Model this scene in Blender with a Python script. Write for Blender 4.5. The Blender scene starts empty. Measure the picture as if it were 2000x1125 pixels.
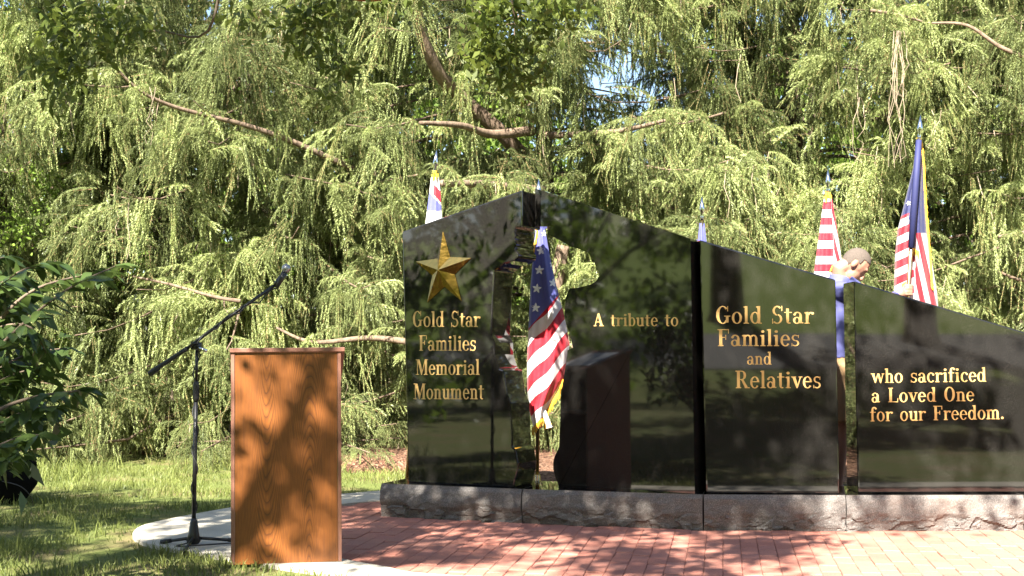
import bpy, bmesh, math, random
import numpy as np
from mathutils import Vector, Matrix, noise

# ------------------------------------------------------------------ camera, sky, sun, exposure
scene = bpy.context.scene
F = 2600.0; CH = 1.14; PITCH = math.atan(128.0 / F)
cam_d = bpy.data.cameras.new("camera"); cam = bpy.data.objects.new("camera", cam_d)
scene.collection.objects.link(cam); scene.camera = cam
cam.location = (0, 0, CH); cam.rotation_euler = (math.pi / 2 + PITCH, 0, 0)
cam_d.sensor_width = 36; cam_d.lens = F / 2000 * 36
cam_d.clip_start = 0.05; cam_d.clip_end = 2000
SUN_AZ = math.radians(18); SUN_EL = math.radians(42)      # behind the camera, to its left
SUN = Vector((-math.sin(SUN_AZ) * math.cos(SUN_EL), -math.cos(SUN_AZ) * math.cos(SUN_EL), math.sin(SUN_EL)))
world = bpy.data.worlds.new("World"); scene.world = world; world.use_nodes = True
wn = world.node_tree.nodes; wl = world.node_tree.links
sky = wn.new("ShaderNodeTexSky"); sky.sky_type = 'NISHITA'; sky.sun_disc = False
sky.sun_elevation = SUN_EL; sky.sun_rotation = math.pi + SUN_AZ
wl.new(sky.outputs[0], wn["Background"].inputs[0]); wn["Background"].inputs[1].default_value = 0.05
sun_d = bpy.data.lights.new("sun", 'SUN'); sun = bpy.data.objects.new("sun", sun_d)
scene.collection.objects.link(sun); sun_d.energy = 5.0; sun_d.angle = math.radians(0.53)
sun_d.color = (1.0, 0.94, 0.84)
sun.rotation_euler = SUN.to_track_quat('Z', 'Y').to_euler(); sun.location = SUN * 60
vs = scene.view_settings
vs.view_transform = 'Standard'; vs.look = 'None'; vs.gamma = 1; vs.exposure = 2.6; vs.use_curve_mapping = False
scene.render.resolution_x = 1024; scene.render.resolution_y = 576
scene.cycles.max_bounces = 6; scene.cycles.diffuse_bounces = 3; scene.cycles.glossy_bounces = 3; scene.cycles.transmission_bounces = 3

R = random.Random(7)
RNG = np.random.default_rng(11)
C = scene.collection
cp, sp = math.cos(PITCH), math.sin(PITCH)

# ------------------------------------------------------------------ survey helpers (photo pixel -> point of the place)
def ray(px, py):
    x = (px - 1000) / F; y = -(py - 562.5) / F
    return Vector((x, cp - y * sp, sp + y * cp))
def at(px, py, Y):
    d = ray(px, py); t = Y / d.y
    return Vector((d.x * t, Y, CH + d.z * t))
def ground(px, py, z=0.0):
    d = ray(px, py); t = (z - CH) / d.z
    return Vector((d.x * t, d.y * t, z))
def project(P):
    P = np.asarray(P, float); x = P[..., 0]; y = P[..., 1]; z = P[..., 2] - CH
    dep = y * cp + z * sp; up = -y * sp + z * cp
    return 1000 + F * x / dep, 562.5 - F * up / dep

# ------------------------------------------------------------------ object helpers
def link(o, parent=None):
    C.objects.link(o)
    if parent is not None: o.parent = parent
    return o
def tag(o, label=None, cat=None, group=None, kind=None):
    if label: o["label"] = label
    if cat: o["category"] = cat
    if group: o["group"] = group
    if kind: o["kind"] = kind
    return o
def empty(name, loc=(0, 0, 0), rz=0.0):
    o = bpy.data.objects.new(name, None); o.empty_display_size = 0.1
    o.location = loc; o.rotation_euler = (0, 0, rz)
    return link(o)
def setm(me, m):
    if m is not None: me.materials.append(m)
    return me
def obj(name, bm, m, parent=None, smooth=False, world_coords=True):
    """bm holds world coordinates (or local if world_coords False)."""
    bmesh.ops.recalc_face_normals(bm, faces=bm.faces[:])
    me = bpy.data.meshes.new(name); bm.to_mesh(me); bm.free(); setm(me, m)
    if smooth:
        me.polygons.foreach_set("use_smooth", [True] * len(me.polygons))
    o = bpy.data.objects.new(name, me); link(o, parent)
    if parent is not None and world_coords:
        o.matrix_parent_inverse = Matrix.LocRotScale(parent.location, parent.rotation_euler, None).inverted()
    return o
def raw(name, verts, nper, m, parent=None, attrs=None, smooth=False):
    """numpy soup: verts (n,nper,3) -> n separate faces"""
    verts = np.ascontiguousarray(verts, dtype=np.float32); n = verts.shape[0]
    me = bpy.data.meshes.new(name)
    me.vertices.add(n * nper); me.vertices.foreach_set("co", verts.ravel())
    me.loops.add(n * nper); me.loops.foreach_set("vertex_index", np.arange(n * nper, dtype=np.int32))
    me.polygons.add(n); me.polygons.foreach_set("loop_start", np.arange(0, n * nper, nper, dtype=np.int32))
    if attrs:
        for k, v in attrs.items():
            a = me.attributes.new(k, 'FLOAT', 'POINT')
            a.data.foreach_set("value", np.repeat(np.asarray(v, np.float32), nper))
    me.update(calc_edges=True); setm(me, m)
    o = bpy.data.objects.new(name, me); link(o, parent)
    if parent is not None:
        o.matrix_parent_inverse = Matrix.LocRotScale(parent.location, parent.rotation_euler, None).inverted()
    return o
def box(bm, x0, x1, y0, y1, z0, z1, M=None):
    vs_ = [bm.verts.new(Vector(p) if M is None else M @ Vector(p)) for p in
           ((x0,y0,z0),(x1,y0,z0),(x1,y1,z0),(x0,y1,z0),(x0,y0,z1),(x1,y0,z1),(x1,y1,z1),(x0,y1,z1))]
    for f in ((3,2,1,0),(4,5,6,7),(0,1,5,4),(1,2,6,5),(2,3,7,6),(3,0,4,7)):
        bm.faces.new([vs_[i] for i in f])
def bevel(bm, w, seg=2):
    bmesh.ops.bevel(bm, geom=bm.edges[:], offset=w, segments=seg, affect='EDGES', profile=0.6, clamp_overlap=True)
def tube(bm, pts, rad, seg=8, cap=True, flat=None):
    pts = [Vector(p) for p in pts]; n = len(pts)
    if not hasattr(rad, '__len__'): rad = [rad] * n
    prev = None; rings = []
    for i in range(n):
        t = (pts[min(i + 1, n - 1)] - pts[max(i - 1, 0)])
        if t.length < 1e-9: t = Vector((0, 0, 1))
        t.normalize()
        if prev is None:
            a = Vector((1, 0, 0)) if abs(t.x) < 0.8 else Vector((0, 1, 0))
            u = t.cross(a).normalized()
        else:
            u = (prev - t * prev.dot(t)).normalized()
        prev = u; v = t.cross(u)
        rings.append([bm.verts.new(pts[i] + (u * math.cos(2*math.pi*k/seg) + v * math.sin(2*math.pi*k/seg)) * rad[i]) for k in range(seg)])
    for i in range(n - 1):
        for k in range(seg):
            bm.faces.new((rings[i][k], rings[i][(k+1) % seg], rings[i+1][(k+1) % seg], rings[i+1][k]))
    if cap:
        bm.faces.new(rings[0][::-1]); bm.faces.new(rings[-1])
def ball(bm, c, r, sc=(1, 1, 1), M=None, u=14, v=10):
    res = bmesh.ops.create_uvsphere(bm, u_segments=u, v_segments=v, radius=1.0)
    for vv in res['verts']:
        p = Vector((vv.co.x * r * sc[0], vv.co.y * r * sc[1], vv.co.z * r * sc[2]))
        if M is not None: p = M @ p
        vv.co = p + Vector(c)
def interp(x, xs, ys):
    return float(np.interp(x, xs, ys))
def smooth_pts(pts, n=8, closed=False):
    pts = [Vector(p) for p in pts]; out = []
    m = len(pts)
    for i in range(m - 1):
        p0 = pts[max(i-1, 0)]; p1 = pts[i]; p2 = pts[i+1]; p3 = pts[min(i+2, m-1)]
        for k in range(n):
            t = k / n
            out.append(0.5 * ((2*p1) + (p2-p0)*t + (2*p0-5*p1+4*p2-p3)*t*t + (3*p1-p0-3*p2+p3)*t**3))
    out.append(pts[-1]); return out

# ------------------------------------------------------------------ materials
class NT:
    def __init__(s, name):
        s.m = bpy.data.materials.new(name); s.m.use_nodes = True
        s.n = s.m.node_tree.nodes; s.l = s.m.node_tree.links
        s.b = s.n["Principled BSDF"]; s.out = s.n["Material Output"]
    def add(s, t, **kw):
        nd = s.n.new(t)
        for k, v in kw.items():
            if k.startswith('i_'):
                nd.inputs[int(k[2:]) if k[2:].isdigit() else k[2:].replace('_', ' ')].default_value = v
            else: setattr(nd, k, v)
        return nd
    def link(s, a, b): s.l.new(a, b)
    def noise(s, vec, scale, detail=3, rough=0.55, dist=0.0):
        nd = s.add("ShaderNodeTexNoise"); nd.inputs['Scale'].default_value = scale
        nd.inputs['Detail'].default_value = detail; nd.inputs['Roughness'].default_value = rough
        nd.inputs['Distortion'].default_value = dist
        if vec is not None: s.link(vec, nd.inputs['Vector'])
        return nd.outputs[0]
    def ramp(s, fac, stops, interp='LINEAR'):
        nd = s.add("ShaderNodeValToRGB"); cr = nd.color_ramp; cr.interpolation = interp
        while len(cr.elements) < len(stops): cr.elements.new(0.5)
        for e, (p, c) in zip(cr.elements, stops):
            e.position = p; e.color = tuple(c) + (1,) if len(c) == 3 else c
        s.link(fac, nd.inputs[0]); return nd.outputs[0]
    def mix(s, fac, a, b, mode='MIX'):
        nd = s.add("ShaderNodeMix", data_type='RGBA', blend_type=mode)
        for sock, v in ((nd.inputs[0], fac), (nd.inputs[6], a), (nd.inputs[7], b)):
            if hasattr(v, 'links'): s.link(v, sock)
            elif isinstance(v, (int, float)): sock.default_value = v
            else: sock.default_value = tuple(v) + (1,) if len(v) == 3 else v
        return nd.outputs[2]
    def math(s, op, a, b=0.0, c=0.0):
        nd = s.add("ShaderNodeMath", operation=op)
        for i, v in enumerate((a, b, c)):
            if hasattr(v, 'links'): s.link(v, nd.inputs[i])
            else: nd.inputs[i].default_value = v
        return nd.outputs[0]
    def objc(s): return s.add("ShaderNodeTexCoord").outputs['Object']
    def pos(s): return s.add("ShaderNodeNewGeometry").outputs['Position']
    def mapping(s, vec, scale=(1,1,1), loc=(0,0,0), rot=(0,0,0)):
        nd = s.add("ShaderNodeMapping"); nd.inputs['Scale'].default_value = scale
        nd.inputs['Location'].default_value = loc; nd.inputs['Rotation'].default_value = rot
        s.link(vec, nd.inputs['Vector']); return nd.outputs[0]
    def bump(s, h, strength=0.3, dist=0.01):
        nd = s.add("ShaderNodeBump"); nd.inputs['Strength'].default_value = strength
        nd.inputs['Distance'].default_value = dist; s.link(h, nd.inputs['Height'])
        s.link(nd.outputs[0], s.b.inputs['Normal'])
    def set(s, color=None, rough=None, metal=None, spec=None, ior=None):
        b = s.b
        for nm, v in (('Base Color', color), ('Roughness', rough), ('Metallic', metal), ('Specular IOR Level', spec), ('IOR', ior)):
            if v is None: continue
            if hasattr(v, 'links'): s.link(v, b.inputs[nm])
            elif nm == 'Base Color': b.inputs[nm].default_value = tuple(v) + (1,)
            else: b.inputs[nm].default_value = v
        return s.m
    def translucent(s, color, fac):
        t = s.add("ShaderNodeBsdfTranslucent"); mx = s.add("ShaderNodeMixShader")
        if hasattr(color, 'links'): s.link(color, t.inputs[0])
        else: t.inputs[0].default_value = tuple(color) + (1,)
        mx.inputs[0].default_value = fac
        s.link(s.b.outputs[0], mx.inputs[1]); s.link(t.outputs[0], mx.inputs[2]); s.link(mx.outputs[0], s.out.inputs[0])

def m_plain(name, color, rough=0.5, metal=0.0, var=0.12, scale=30, spec=0.5):
    s = NT(name); n = s.noise(s.objc(), scale, 4)
    c = s.mix(n, [x * (1 - var) for x in color], [min(1, x * (1 + var)) for x in color])
    s.bump(n, 0.08, 0.003)
    return s.set(c, rough, metal, spec)
def m_granite():
    s = NT("polished_black_granite"); o = s.objc()
    v = s.add("ShaderNodeTexVoronoi"); v.inputs['Scale'].default_value = 260; s.link(o, v.inputs['Vector'])
    n = s.noise(o, 420, 2); n2 = s.noise(o, 3.0, 3)
    sp_ = s.ramp(n, [(0.42, (0.006, 0.0056, 0.0051)), (0.60, (0.014, 0.013, 0.0118)), (0.76, (0.07, 0.063, 0.055))])
    c = s.mix(s.math('MULTIPLY', n2, 0.35), sp_, (0.009, 0.0083, 0.0074))
    r = s.math('MULTIPLY_ADD', n2, 0.03, 0.015)
    return s.set(c, r, 0, 0.5, 1.66)
def m_rock():
    s = NT("rock_pitched_granite"); o = s.objc()
    n = s.noise(o, 160, 3); n2 = s.noise(o, 5, 5, 0.6); n3 = s.noise(o, 40, 5, 0.65)
    c = s.ramp(n, [(0.3, (0.07, 0.064, 0.06)), (0.55, (0.135, 0.122, 0.112)), (0.75, (0.25, 0.23, 0.21))])
    c = s.mix(s.ramp(n2, [(0.5, (0, 0, 0)), (0.75, (0.5, 0.5, 0.5))]), c, (0.20, 0.145, 0.115))
    s.bump(n3, 0.4, 0.01)
    return s.set(c, 0.75, 0, 0.4)
def m_brick():
    s = NT("clay_paver"); rnd = s.add("ShaderNodeObjectInfo").outputs['Random']
    isl = s.add("ShaderNodeNewGeometry").outputs['Random Per Island']
    f = s.math('FRACT', s.math('ADD', rnd, isl))
    c = s.ramp(f, [(0, (0.33, 0.115, 0.082)), (0.35, (0.38, 0.14, 0.10)), (0.7, (0.42, 0.165, 0.118)), (1, (0.37, 0.155, 0.12))])
    p = s.pos(); n = s.noise(p, 9, 6, 0.65); n2 = s.noise(p, 120, 3); n3 = s.noise(p, 1.7, 3)
    c = s.mix(s.math('MULTIPLY', n, 0.45), c, (0.42, 0.22, 0.155))
    c = s.mix(s.ramp(n2, [(0.35, (0.6,)*3), (0.45, (0,)*3)]), c, (0.16, 0.07, 0.055))
    c = s.mix(s.ramp(n3, [(0.5, (0,)*3), (0.7, (0.35,)*3)]), c, (0.22, 0.12, 0.09))
    s.bump(n2, 0.35, 0.004)
    return s.set(c, 0.8, 0, 0.35)
def m_concrete():
    s = NT("pale_concrete"); p = s.pos()
    n = s.noise(p, 3, 6, 0.6); n2 = s.noise(p, 140, 3)
    c = s.ramp(n, [(0.3, (0.36, 0.33, 0.27)), (0.6, (0.50, 0.46, 0.38)), (0.8, (0.42, 0.38, 0.30))])
    c = s.mix(s.ramp(n2, [(0.33, (0.6,)*3), (0.5, (0,)*3)]), c, (0.22, 0.20, 0.16))
    s.bump(n2, 0.4, 0.004)
    return s.set(c, 0.85, 0, 0.3)
def m_ground():
    s = NT("lawn_soil"); p = s.pos()
    n = s.noise(p, 1.6, 5, 0.6); n2 = s.noise(p, 45, 4, 0.7); n3 = s.noise(p, 0.15, 3)
    c = s.ramp(n2, [(0.3, (0.045, 0.055, 0.015)), (0.5, (0.10, 0.13, 0.03)), (0.72, (0.20, 0.19, 0.07))])
    c = s.mix(s.ramp(n, [(0.45, (0,)*3), (0.65, (0.8,)*3)]), c, (0.17, 0.13, 0.065))
    sep = s.add("ShaderNodeSeparateXYZ"); s.link(p, sep.inputs[0])
    far = s.ramp(s.math('MULTIPLY_ADD', sep.outputs[1], -0.1, -0.5), [(0, (0,)*3), (1, (1,)*3)])
    lawn = s.mix(n3, (0.13, 0.20, 0.02), (0.20, 0.27, 0.035))
    c = s.mix(far, c, lawn)
    s.bump(n2, 0.6, 0.02)
    return s.set(c, 0.95, 0, 0.2)
def m_mulch():
    s = NT("bark_mulch"); p = s.pos()
    v = s.add("ShaderNodeTexVoronoi"); v.inputs['Scale'].default_value = 38
    s.link(s.mapping(p, (1, 0.6, 1)), v.inputs['Vector'])
    n = s.noise(p, 50, 4, 0.7)
    c = s.ramp(v.outputs['Color'], [(0.1, (0.06, 0.03, 0.018)), (0.5, (0.20, 0.10, 0.06)), (0.9, (0.33, 0.20, 0.13))])
    c = s.mix(s.math('MULTIPLY', n, 0.5), c, (0.05, 0.03, 0.02))
    s.bump(v.outputs['Distance'], 1.0, 0.04)
    return s.set(c, 0.95, 0, 0.2)
def m_wood():
    s = NT("walnut_laminate"); o = s.objc()
    wob = s.noise(s.mapping(o, (5, 1, 0.9)), 1.0, 3)
    def cath(x0, z0):
        v = s.mapping(o, (13.0, 0, 1.0), (-x0 * 13.0, 0, -z0 * 1.0))
        nd = s.add("ShaderNodeVectorMath", operation='LENGTH'); s.link(v, nd.inputs[0])
        ph = s.math('MULTIPLY_ADD', wob, 0.42, nd.outputs['Value'])
        return s.math('FRACT', s.math('MULTIPLY', ph, 15.0))
    sep = s.add("ShaderNodeSeparateXYZ"); s.link(o, sep.inputs[0])
    a = cath(-0.10, 1.7); b = cath(0.12, -0.45)
    side = s.math('GREATER_THAN', s.math('MULTIPLY_ADD', wob, 0.05, sep.outputs[0]), 0.035)
    g = s.math('ADD', s.math('MULTIPLY', a, s.math('SUBTRACT', 1.0, side)), s.math('MULTIPLY', b, side))
    fine = s.noise(s.mapping(o, (260, 1, 5)), 1.0, 3, 0.6)
    c = s.ramp(g, [(0.0, (0.085, 0.028, 0.009)), (0.12, (0.155, 0.05, 0.012)), (0.55, (0.235, 0.08, 0.016)), (0.88, (0.19, 0.064, 0.013)), (1.0, (0.085, 0.028, 0.009))])
    c = s.mix(s.ramp(fine, [(0.35, (0.75,)*3), (0.55, (0,)*3)]), c, (0.10, 0.035, 0.011))
    s.bump(fine, 0.05, 0.002)
    return s.set(c, 0.38, 0, 0.45)
def m_gold(name, col, rough, amp=0.1):
    s = NT(name); o = s.objc(); n = s.noise(o, 30, 3); s.bump(n, amp, 0.01)
    c = s.mix(n, [x * 0.8 for x in col], col)
    return s.set(c, rough, 1.0)
def m_leaf(name, dark, light, trans=0.3, rough=0.45, spec=0.4, inst=False):
    s = NT(name); a = s.add("ShaderNodeAttribute", attribute_name="tone", attribute_type='INSTANCER' if inst else 'GEOMETRY').outputs['Fac']
    isl = s.add("ShaderNodeNewGeometry").outputs['Random Per Island']
    f = s.math('MULTIPLY_ADD', isl, 0.35, s.math('MULTIPLY', a, 0.65))
    c = s.ramp(f, [(0.0, dark), (1.0, light)])
    m = s.set(c, rough, 0, spec)
    s.translucent(s.mix(0.5, c, [min(1, x * 1.5) for x in light]), trans)
    return m
def m_bark(name, a, b, scale=18):
    s = NT(name); p = s.pos(); n = s.noise(s.mapping(p, (1, 1, 0.35)), scale, 5, 0.65)
    n2 = s.noise(p, 3, 2)
    c = s.ramp(n, [(0.3, a), (0.65, b)]); c = s.mix(s.math('MULTIPLY', n2, 0.4), c, [x * 0.6 for x in b])
    s.bump(n, 0.8, 0.02)
    return s.set(c, 0.9, 0, 0.2)
def m_flag(name, red, white, blue, trans=0.28):
    s = NT(name)
    band = s.add("ShaderNodeAttribute", attribute_name="band").outputs['Fac']
    cant = s.add("ShaderNodeAttribute", attribute_name="canton").outputs['Fac']
    isred = s.math('GREATER_THAN', s.math('FLOORED_MODULO', band, 2.0), 1.0)
    c = s.mix(isred, white, red); c = s.mix(s.math('GREATER_THAN', cant, 0.0), c, blue)
    w = s.add("ShaderNodeTexWave"); w.inputs['Scale'].default_value = 300; s.link(s.objc(), w.inputs['Vector'])
    n = s.noise(s.objc(), 25, 4); c = s.mix(s.math('MULTIPLY', n, 0.15), c, (0.1, 0.1, 0.12))
    s.bump(n, 0.35, 0.012)
    m = s.set(c, 0.55, 0, 0.35); s.b.inputs['Sheen Weight'].default_value = 0.2
    s.translucent(c, trans); return m
def m_black(name, v=0.012, rough=0.4): return m_plain(name, (v, v, v * 1.05), rough, 0, 0.2, 60)

M = dict(
    granite=m_granite(), rock=m_rock(), brick=m_brick(), concrete=m_concrete(), ground=m_ground(), mulch=m_mulch(),
    wood=m_wood(), trim=m_plain("walnut_edge_band", (0.22, 0.10, 0.068), 0.45, 0, 0.15, 50),
    gold=m_gold("polished_brass", (0.80, 0.50, 0.13), 0.14, 0.25), gilt=m_plain("gilded_lettering", (0.66, 0.42, 0.15), 0.5, 0.2, 0.08, 80),
    pole=m_gold("brass_pole", (0.72, 0.55, 0.26), 0.25, 0.02), chrome=m_gold("chrome", (0.75, 0.76, 0.78), 0.12, 0.02),
    black=m_black("black_enamel", 0.012, 0.32), rubber=m_black("black_rubber", 0.02, 0.6), cloth=m_plain("black_nylon", (0.003, 0.003, 0.003), 0.9, 0, 0.2, 60, 0.1),
    mesh=m_plain("steel_grille", (0.30, 0.31, 0.33), 0.4, 0.8, 0.5, 400),
    fringe=m_plain("gold_fringe", (0.75, 0.42, 0.04), 0.6, 0, 0.25, 200),
    flag=m_flag("flag_cloth", (0.50, 0.012, 0.028), (0.78, 0.76, 0.74), (0.12, 0.13, 0.42)),
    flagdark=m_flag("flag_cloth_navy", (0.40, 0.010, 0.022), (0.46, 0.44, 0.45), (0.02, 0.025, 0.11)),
    star=m_plain("star_cloth", (0.80, 0.80, 0.80), 0.6), 
    needle=m_leaf("spruce_needles", (0.036, 0.052, 0.015), (0.43, 0.49, 0.20), 0.12, 0.42, 0.45, True),
    twig=m_plain("spruce_twig", (0.26, 0.15, 0.075), 0.8, 0, 0.3, 20), dead=m_plain("bare_twig", (0.30, 0.235, 0.165), 0.8, 0, 0.3, 20),
    sbark=m_bark("spruce_bark", (0.075, 0.052, 0.038), (0.235, 0.17, 0.12), 22), dbark=m_bark("grey_bark", (0.05, 0.04, 0.03), (0.20, 0.15, 0.11), 10),
    rbark=m_bark("red_bark", (0.16, 0.05, 0.02), (0.42, 0.16, 0.07), 16),
    broad=m_leaf("broad_leaves", (0.055, 0.095, 0.015), (0.17, 0.25, 0.035), 0.45), over=m_leaf("overhead_leaves", (0.035, 0.06, 0.010), (0.14, 0.17, 0.03), 0.45),
    thuja=m_leaf("arborvitae_leaves", (0.07, 0.12, 0.02), (0.22, 0.32, 0.05), 0.35),
    shrub=m_leaf("shrub_leaves", (0.014, 0.033, 0.010), (0.075, 0.115, 0.024), 0.3, 0.4, 0.5),
    grass=m_leaf("grass_blades", (0.038, 0.062, 0.013), (0.20, 0.225, 0.062), 0.25, 0.5, 0.3),
    skin=m_plain("skin", (0.31, 0.155, 0.105), 0.5, 0, 0.12, 40), hair=m_plain("grey_hair", (0.08, 0.062, 0.05), 0.9, 0, 0.5, 120),
    shirt=m_plain("periwinkle_shirt", (0.075, 0.08, 0.22), 0.75, 0, 0.1, 30), shorts=m_plain("tan_shorts", (0.26, 0.16, 0.075), 0.8, 0, 0.1, 30),
    shoe=m_plain("brown_shoe", (0.08, 0.05, 0.03), 0.5), asphalt=m_plain("asphalt", (0.06, 0.06, 0.058), 0.9, 0, 0.25, 12),
    white=m_plain("white_cloth", (0.72, 0.74, 0.80), 0.8),
)

# ------------------------------------------------------------------ ground, hill behind, road, mulch bed
def sstep(a, b, x):
    t = min(1, max(0, (x - a) / (b - a))); return t * t * (3 - 2 * t)
def hill(x, y):
    d = -y - 7
    return 0.0 if d <= 0 else min(0.2 * d, 24) * sstep(0, 3, d)
def grid_sheet(name, xs, ys, fz, m, kind='structure'):
    bm = bmesh.new(); vv = [[bm.verts.new((x, y, fz(x, y))) for x in xs] for y in ys]
    for j in range(len(ys) - 1):
        for i in range(len(xs) - 1):
            bm.faces.new((vv[j][i], vv[j][i+1], vv[j+1][i+1], vv[j+1][i]))
    o = obj(name, bm, m, smooth=True); o["kind"] = kind; return o
gx = [-400, -200, -100, -60, -40, -25, -15, -8, 0, 8, 15, 25, 40, 60, 100, 200, 400]
gy = [-400, -200, -130, -110, -90, -70, -55, -45, -38, -33, -30, -27, -24, -21, -18, -15, -13, -11, -9, -7, -6, 0, 6, 12, 20, 40, 80, 160, 400, 800]
grid_sheet('lawn_ground', gx, gy, hill, M['ground'])
grid_sheet('road', [-60, -40, -25, -15, -8, 0, 8, 15, 25, 40, 60], [-15, -13, -11], lambda x, y: hill(x, y) + 0.02, M['asphalt'])
def bed_z(x, y):
    edge = (15.0 if x < -2.6 else 12.9 + 0.35 * math.sin(x * 1.7)) if x < -0.75 else 9.3
    k = sstep(edge, edge + 0.3, y) * sstep(-9.5, -8.5, x) * (1 - sstep(8.5, 9.5, x)) * (1 - sstep(20, 21, y))
    return -0.05 + 0.17 * k + 0.02 * k * noise.noise((x * 3, y * 3, 0))
grid_sheet('mulch_bed', [x * 0.16 - 9.6 for x in range(121)], [9.2 + j * 0.16 for j in range(76)], bed_z, M['mulch'])

# patio: curved pale border and clay pavers on a sand bed
outer = [(1.0, 11.9), (-0.2, 11.45), (-1.07, 10.95), (-1.85, 10.1), (-2.32, 9.1), (-2.40, 8.55), (-2.18, 7.95), (-1.62, 7.42), (-1.15, 7.02), (-0.4, 6.5), (0.7, 6.05), (2.2, 5.75), (4.2, 5.65), (6.5, 5.8)]
inner = [(1.2, 11.0), (0.1, 10.7), (-0.75, 10.35), (-1.28, 9.95), (-1.52, 9.2), (-1.50, 8.6), (-1.33, 8.0), (-0.99, 7.42), (-0.68, 7.08), (-0.36, 6.81), (0.9, 6.42), (2.3, 6.15), (4.2, 6.05), (6.5, 6.2)]
so = smooth_pts([(a, b, 0) for a, b in outer], 6); si = smooth_pts([(a, b, 0) for a, b in inner], 6)
bm = bmesh.new()
ro = [(bm.verts.new((p.x, p.y, -0.03)), bm.verts.new((p.x, p.y, 0.022))) for p in so]
ri = [(bm.verts.new((p.x, p.y, -0.03)), bm.verts.new((p.x, p.y, 0.022))) for p in si]
for k in range(len(so) - 1):
    bm.faces.new((ro[k][1], ri[k][1], ri[k+1][1], ro[k+1][1]))
    bm.faces.new((ro[k][0], ro[k][1], ro[k+1][1], ro[k+1][0]))
    bm.faces.new((ri[k][1], ri[k][0], ri[k+1][0], ri[k+1][1]))
border = obj('path_border', bm, M['concrete'], smooth=False); border["kind"] = 'structure'
poly_in = [(p.x, p.y) for p in si] + [(6.5, 11.0)]
def inside(x, y, poly):
    c = False; n = len(poly); j = n - 1
    for i in range(n):
        xi, yi = poly[i]; xj, yj = poly[j]
        if (yi > y) != (yj > y) and x < (xj - xi) * (y - yi) / (yj - yi) + xi: c = not c
        j = i
    return c
bm = bmesh.new(); bm.faces.new([bm.verts.new((x, y, 0.004)) for x, y in poly_in])
bed = obj('brick_pavement', bm, m_plain("joint_sand", (0.22, 0.115, 0.085), 0.95, 0, 0.3, 60)); bed["kind"] = 'structure'

# base: four rock-faced blocks, front line from the survey
FP = [ground(744, 1012), ground(1020, 1026.2), ground(1374, 1039.6), ground(1652, 1041.2), ground(2000, 1040.5), ground(2330, 1037)]
FP = [Vector((p.x, p.y, 0)) for p in FP]
HB = 0.24; DEP = 0.58
def back(i):
    a = FP[max(i-1, 0)]; b = FP[min(i+1, len(FP)-1)]; d = (b - a).normalized()
    return FP[i] + Vector((-d.y, d.x, 0)) * DEP
BP = [back(i) for i in range(len(FP))]
base_poly = [(p.x, p.y) for p in FP] + [(p.x, p.y) for p in BP[::-1]]
# bricks: long side running away from the viewer, staggered
def paver(seed):
    r = random.Random(seed); bm = bmesh.new()
    w, l = 0.0491, 0.0991
    P0 = [(-w, -l), (w, -l), (w, l), (-w, l)]; e = 0.0035
    b0 = [bm.verts.new((x, y, -0.04)) for x, y in P0]
    b1 = [bm.verts.new((x, y, -e)) for x, y in P0]
    b2 = [bm.verts.new((x * (1 - e / w), y * (1 - e / l), r.uniform(-0.0008, 0.0008))) for x, y in P0]
    for k in range(4):
        n = (k + 1) % 4
        bm.faces.new((b0[k], b0[n], b1[n], b1[k])); bm.faces.new((b1[k], b1[n], b2[n], b2[k]))
    bm.faces.new(b2)
    me = bpy.data.meshes.new('brick'); bmesh.ops.recalc_face_normals(bm, faces=bm.faces[:]); bm.to_mesh(me); bm.free(); setm(me, M['brick'])
    return me
paver_me = [paver(k) for k in range(4)]
ang = math.radians(-9); ca, sa = math.cos(ang), math.sin(ang)
spots = []
for i in range(-60, 90):
    for j in range(-30, 40):
        lx = i * 0.1005; ly = j * 0.2010 + (0.1005 if i % 2 else 0)
        x = ca * lx - sa * ly + 0.8; y = sa * lx + ca * ly + 8.0
        if x > 5.0 or y > 11.0 or not inside(x, y, poly_in): continue
        if inside(x, y + 0.06, base_poly) and inside(x, y - 0.06, base_poly): continue
        ux, uy = project((x, y, 0)); vis = (560 < ux < 2060 and uy < 1140)
        behind = y > 8.5 and x > -0.9
        spots.append((0 if (vis and not behind) else 1, y, x))
spots.sort()
rest = []
for k, (pri, y, x) in enumerate(spots):
    if k < 300:
        o = bpy.data.objects.new('brick', R.choice(paver_me)); link(o, bed)
        o.location = (x, y, 0.013 + R.uniform(-0.003, 0.003)); o.rotation_euler = (R.uniform(-.012, .012), R.uniform(-.015, .015), ang + R.uniform(-.012, .012))
    else: rest.append((x, y))
bm = bmesh.new()
for x, y in rest:
    mt = Matrix.Translation((x, y, 0.013 + R.uniform(-0.003, 0.003))) @ Matrix.Rotation(ang + R.uniform(-.012, .012), 4, 'Z')
    box(bm, -0.0491, 0.0491, -0.0991, 0.0991, -0.03, 0.0, mt)
o = obj('paver_field', bm, M['brick'], bed); o["kind"] = 'stuff'

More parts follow.
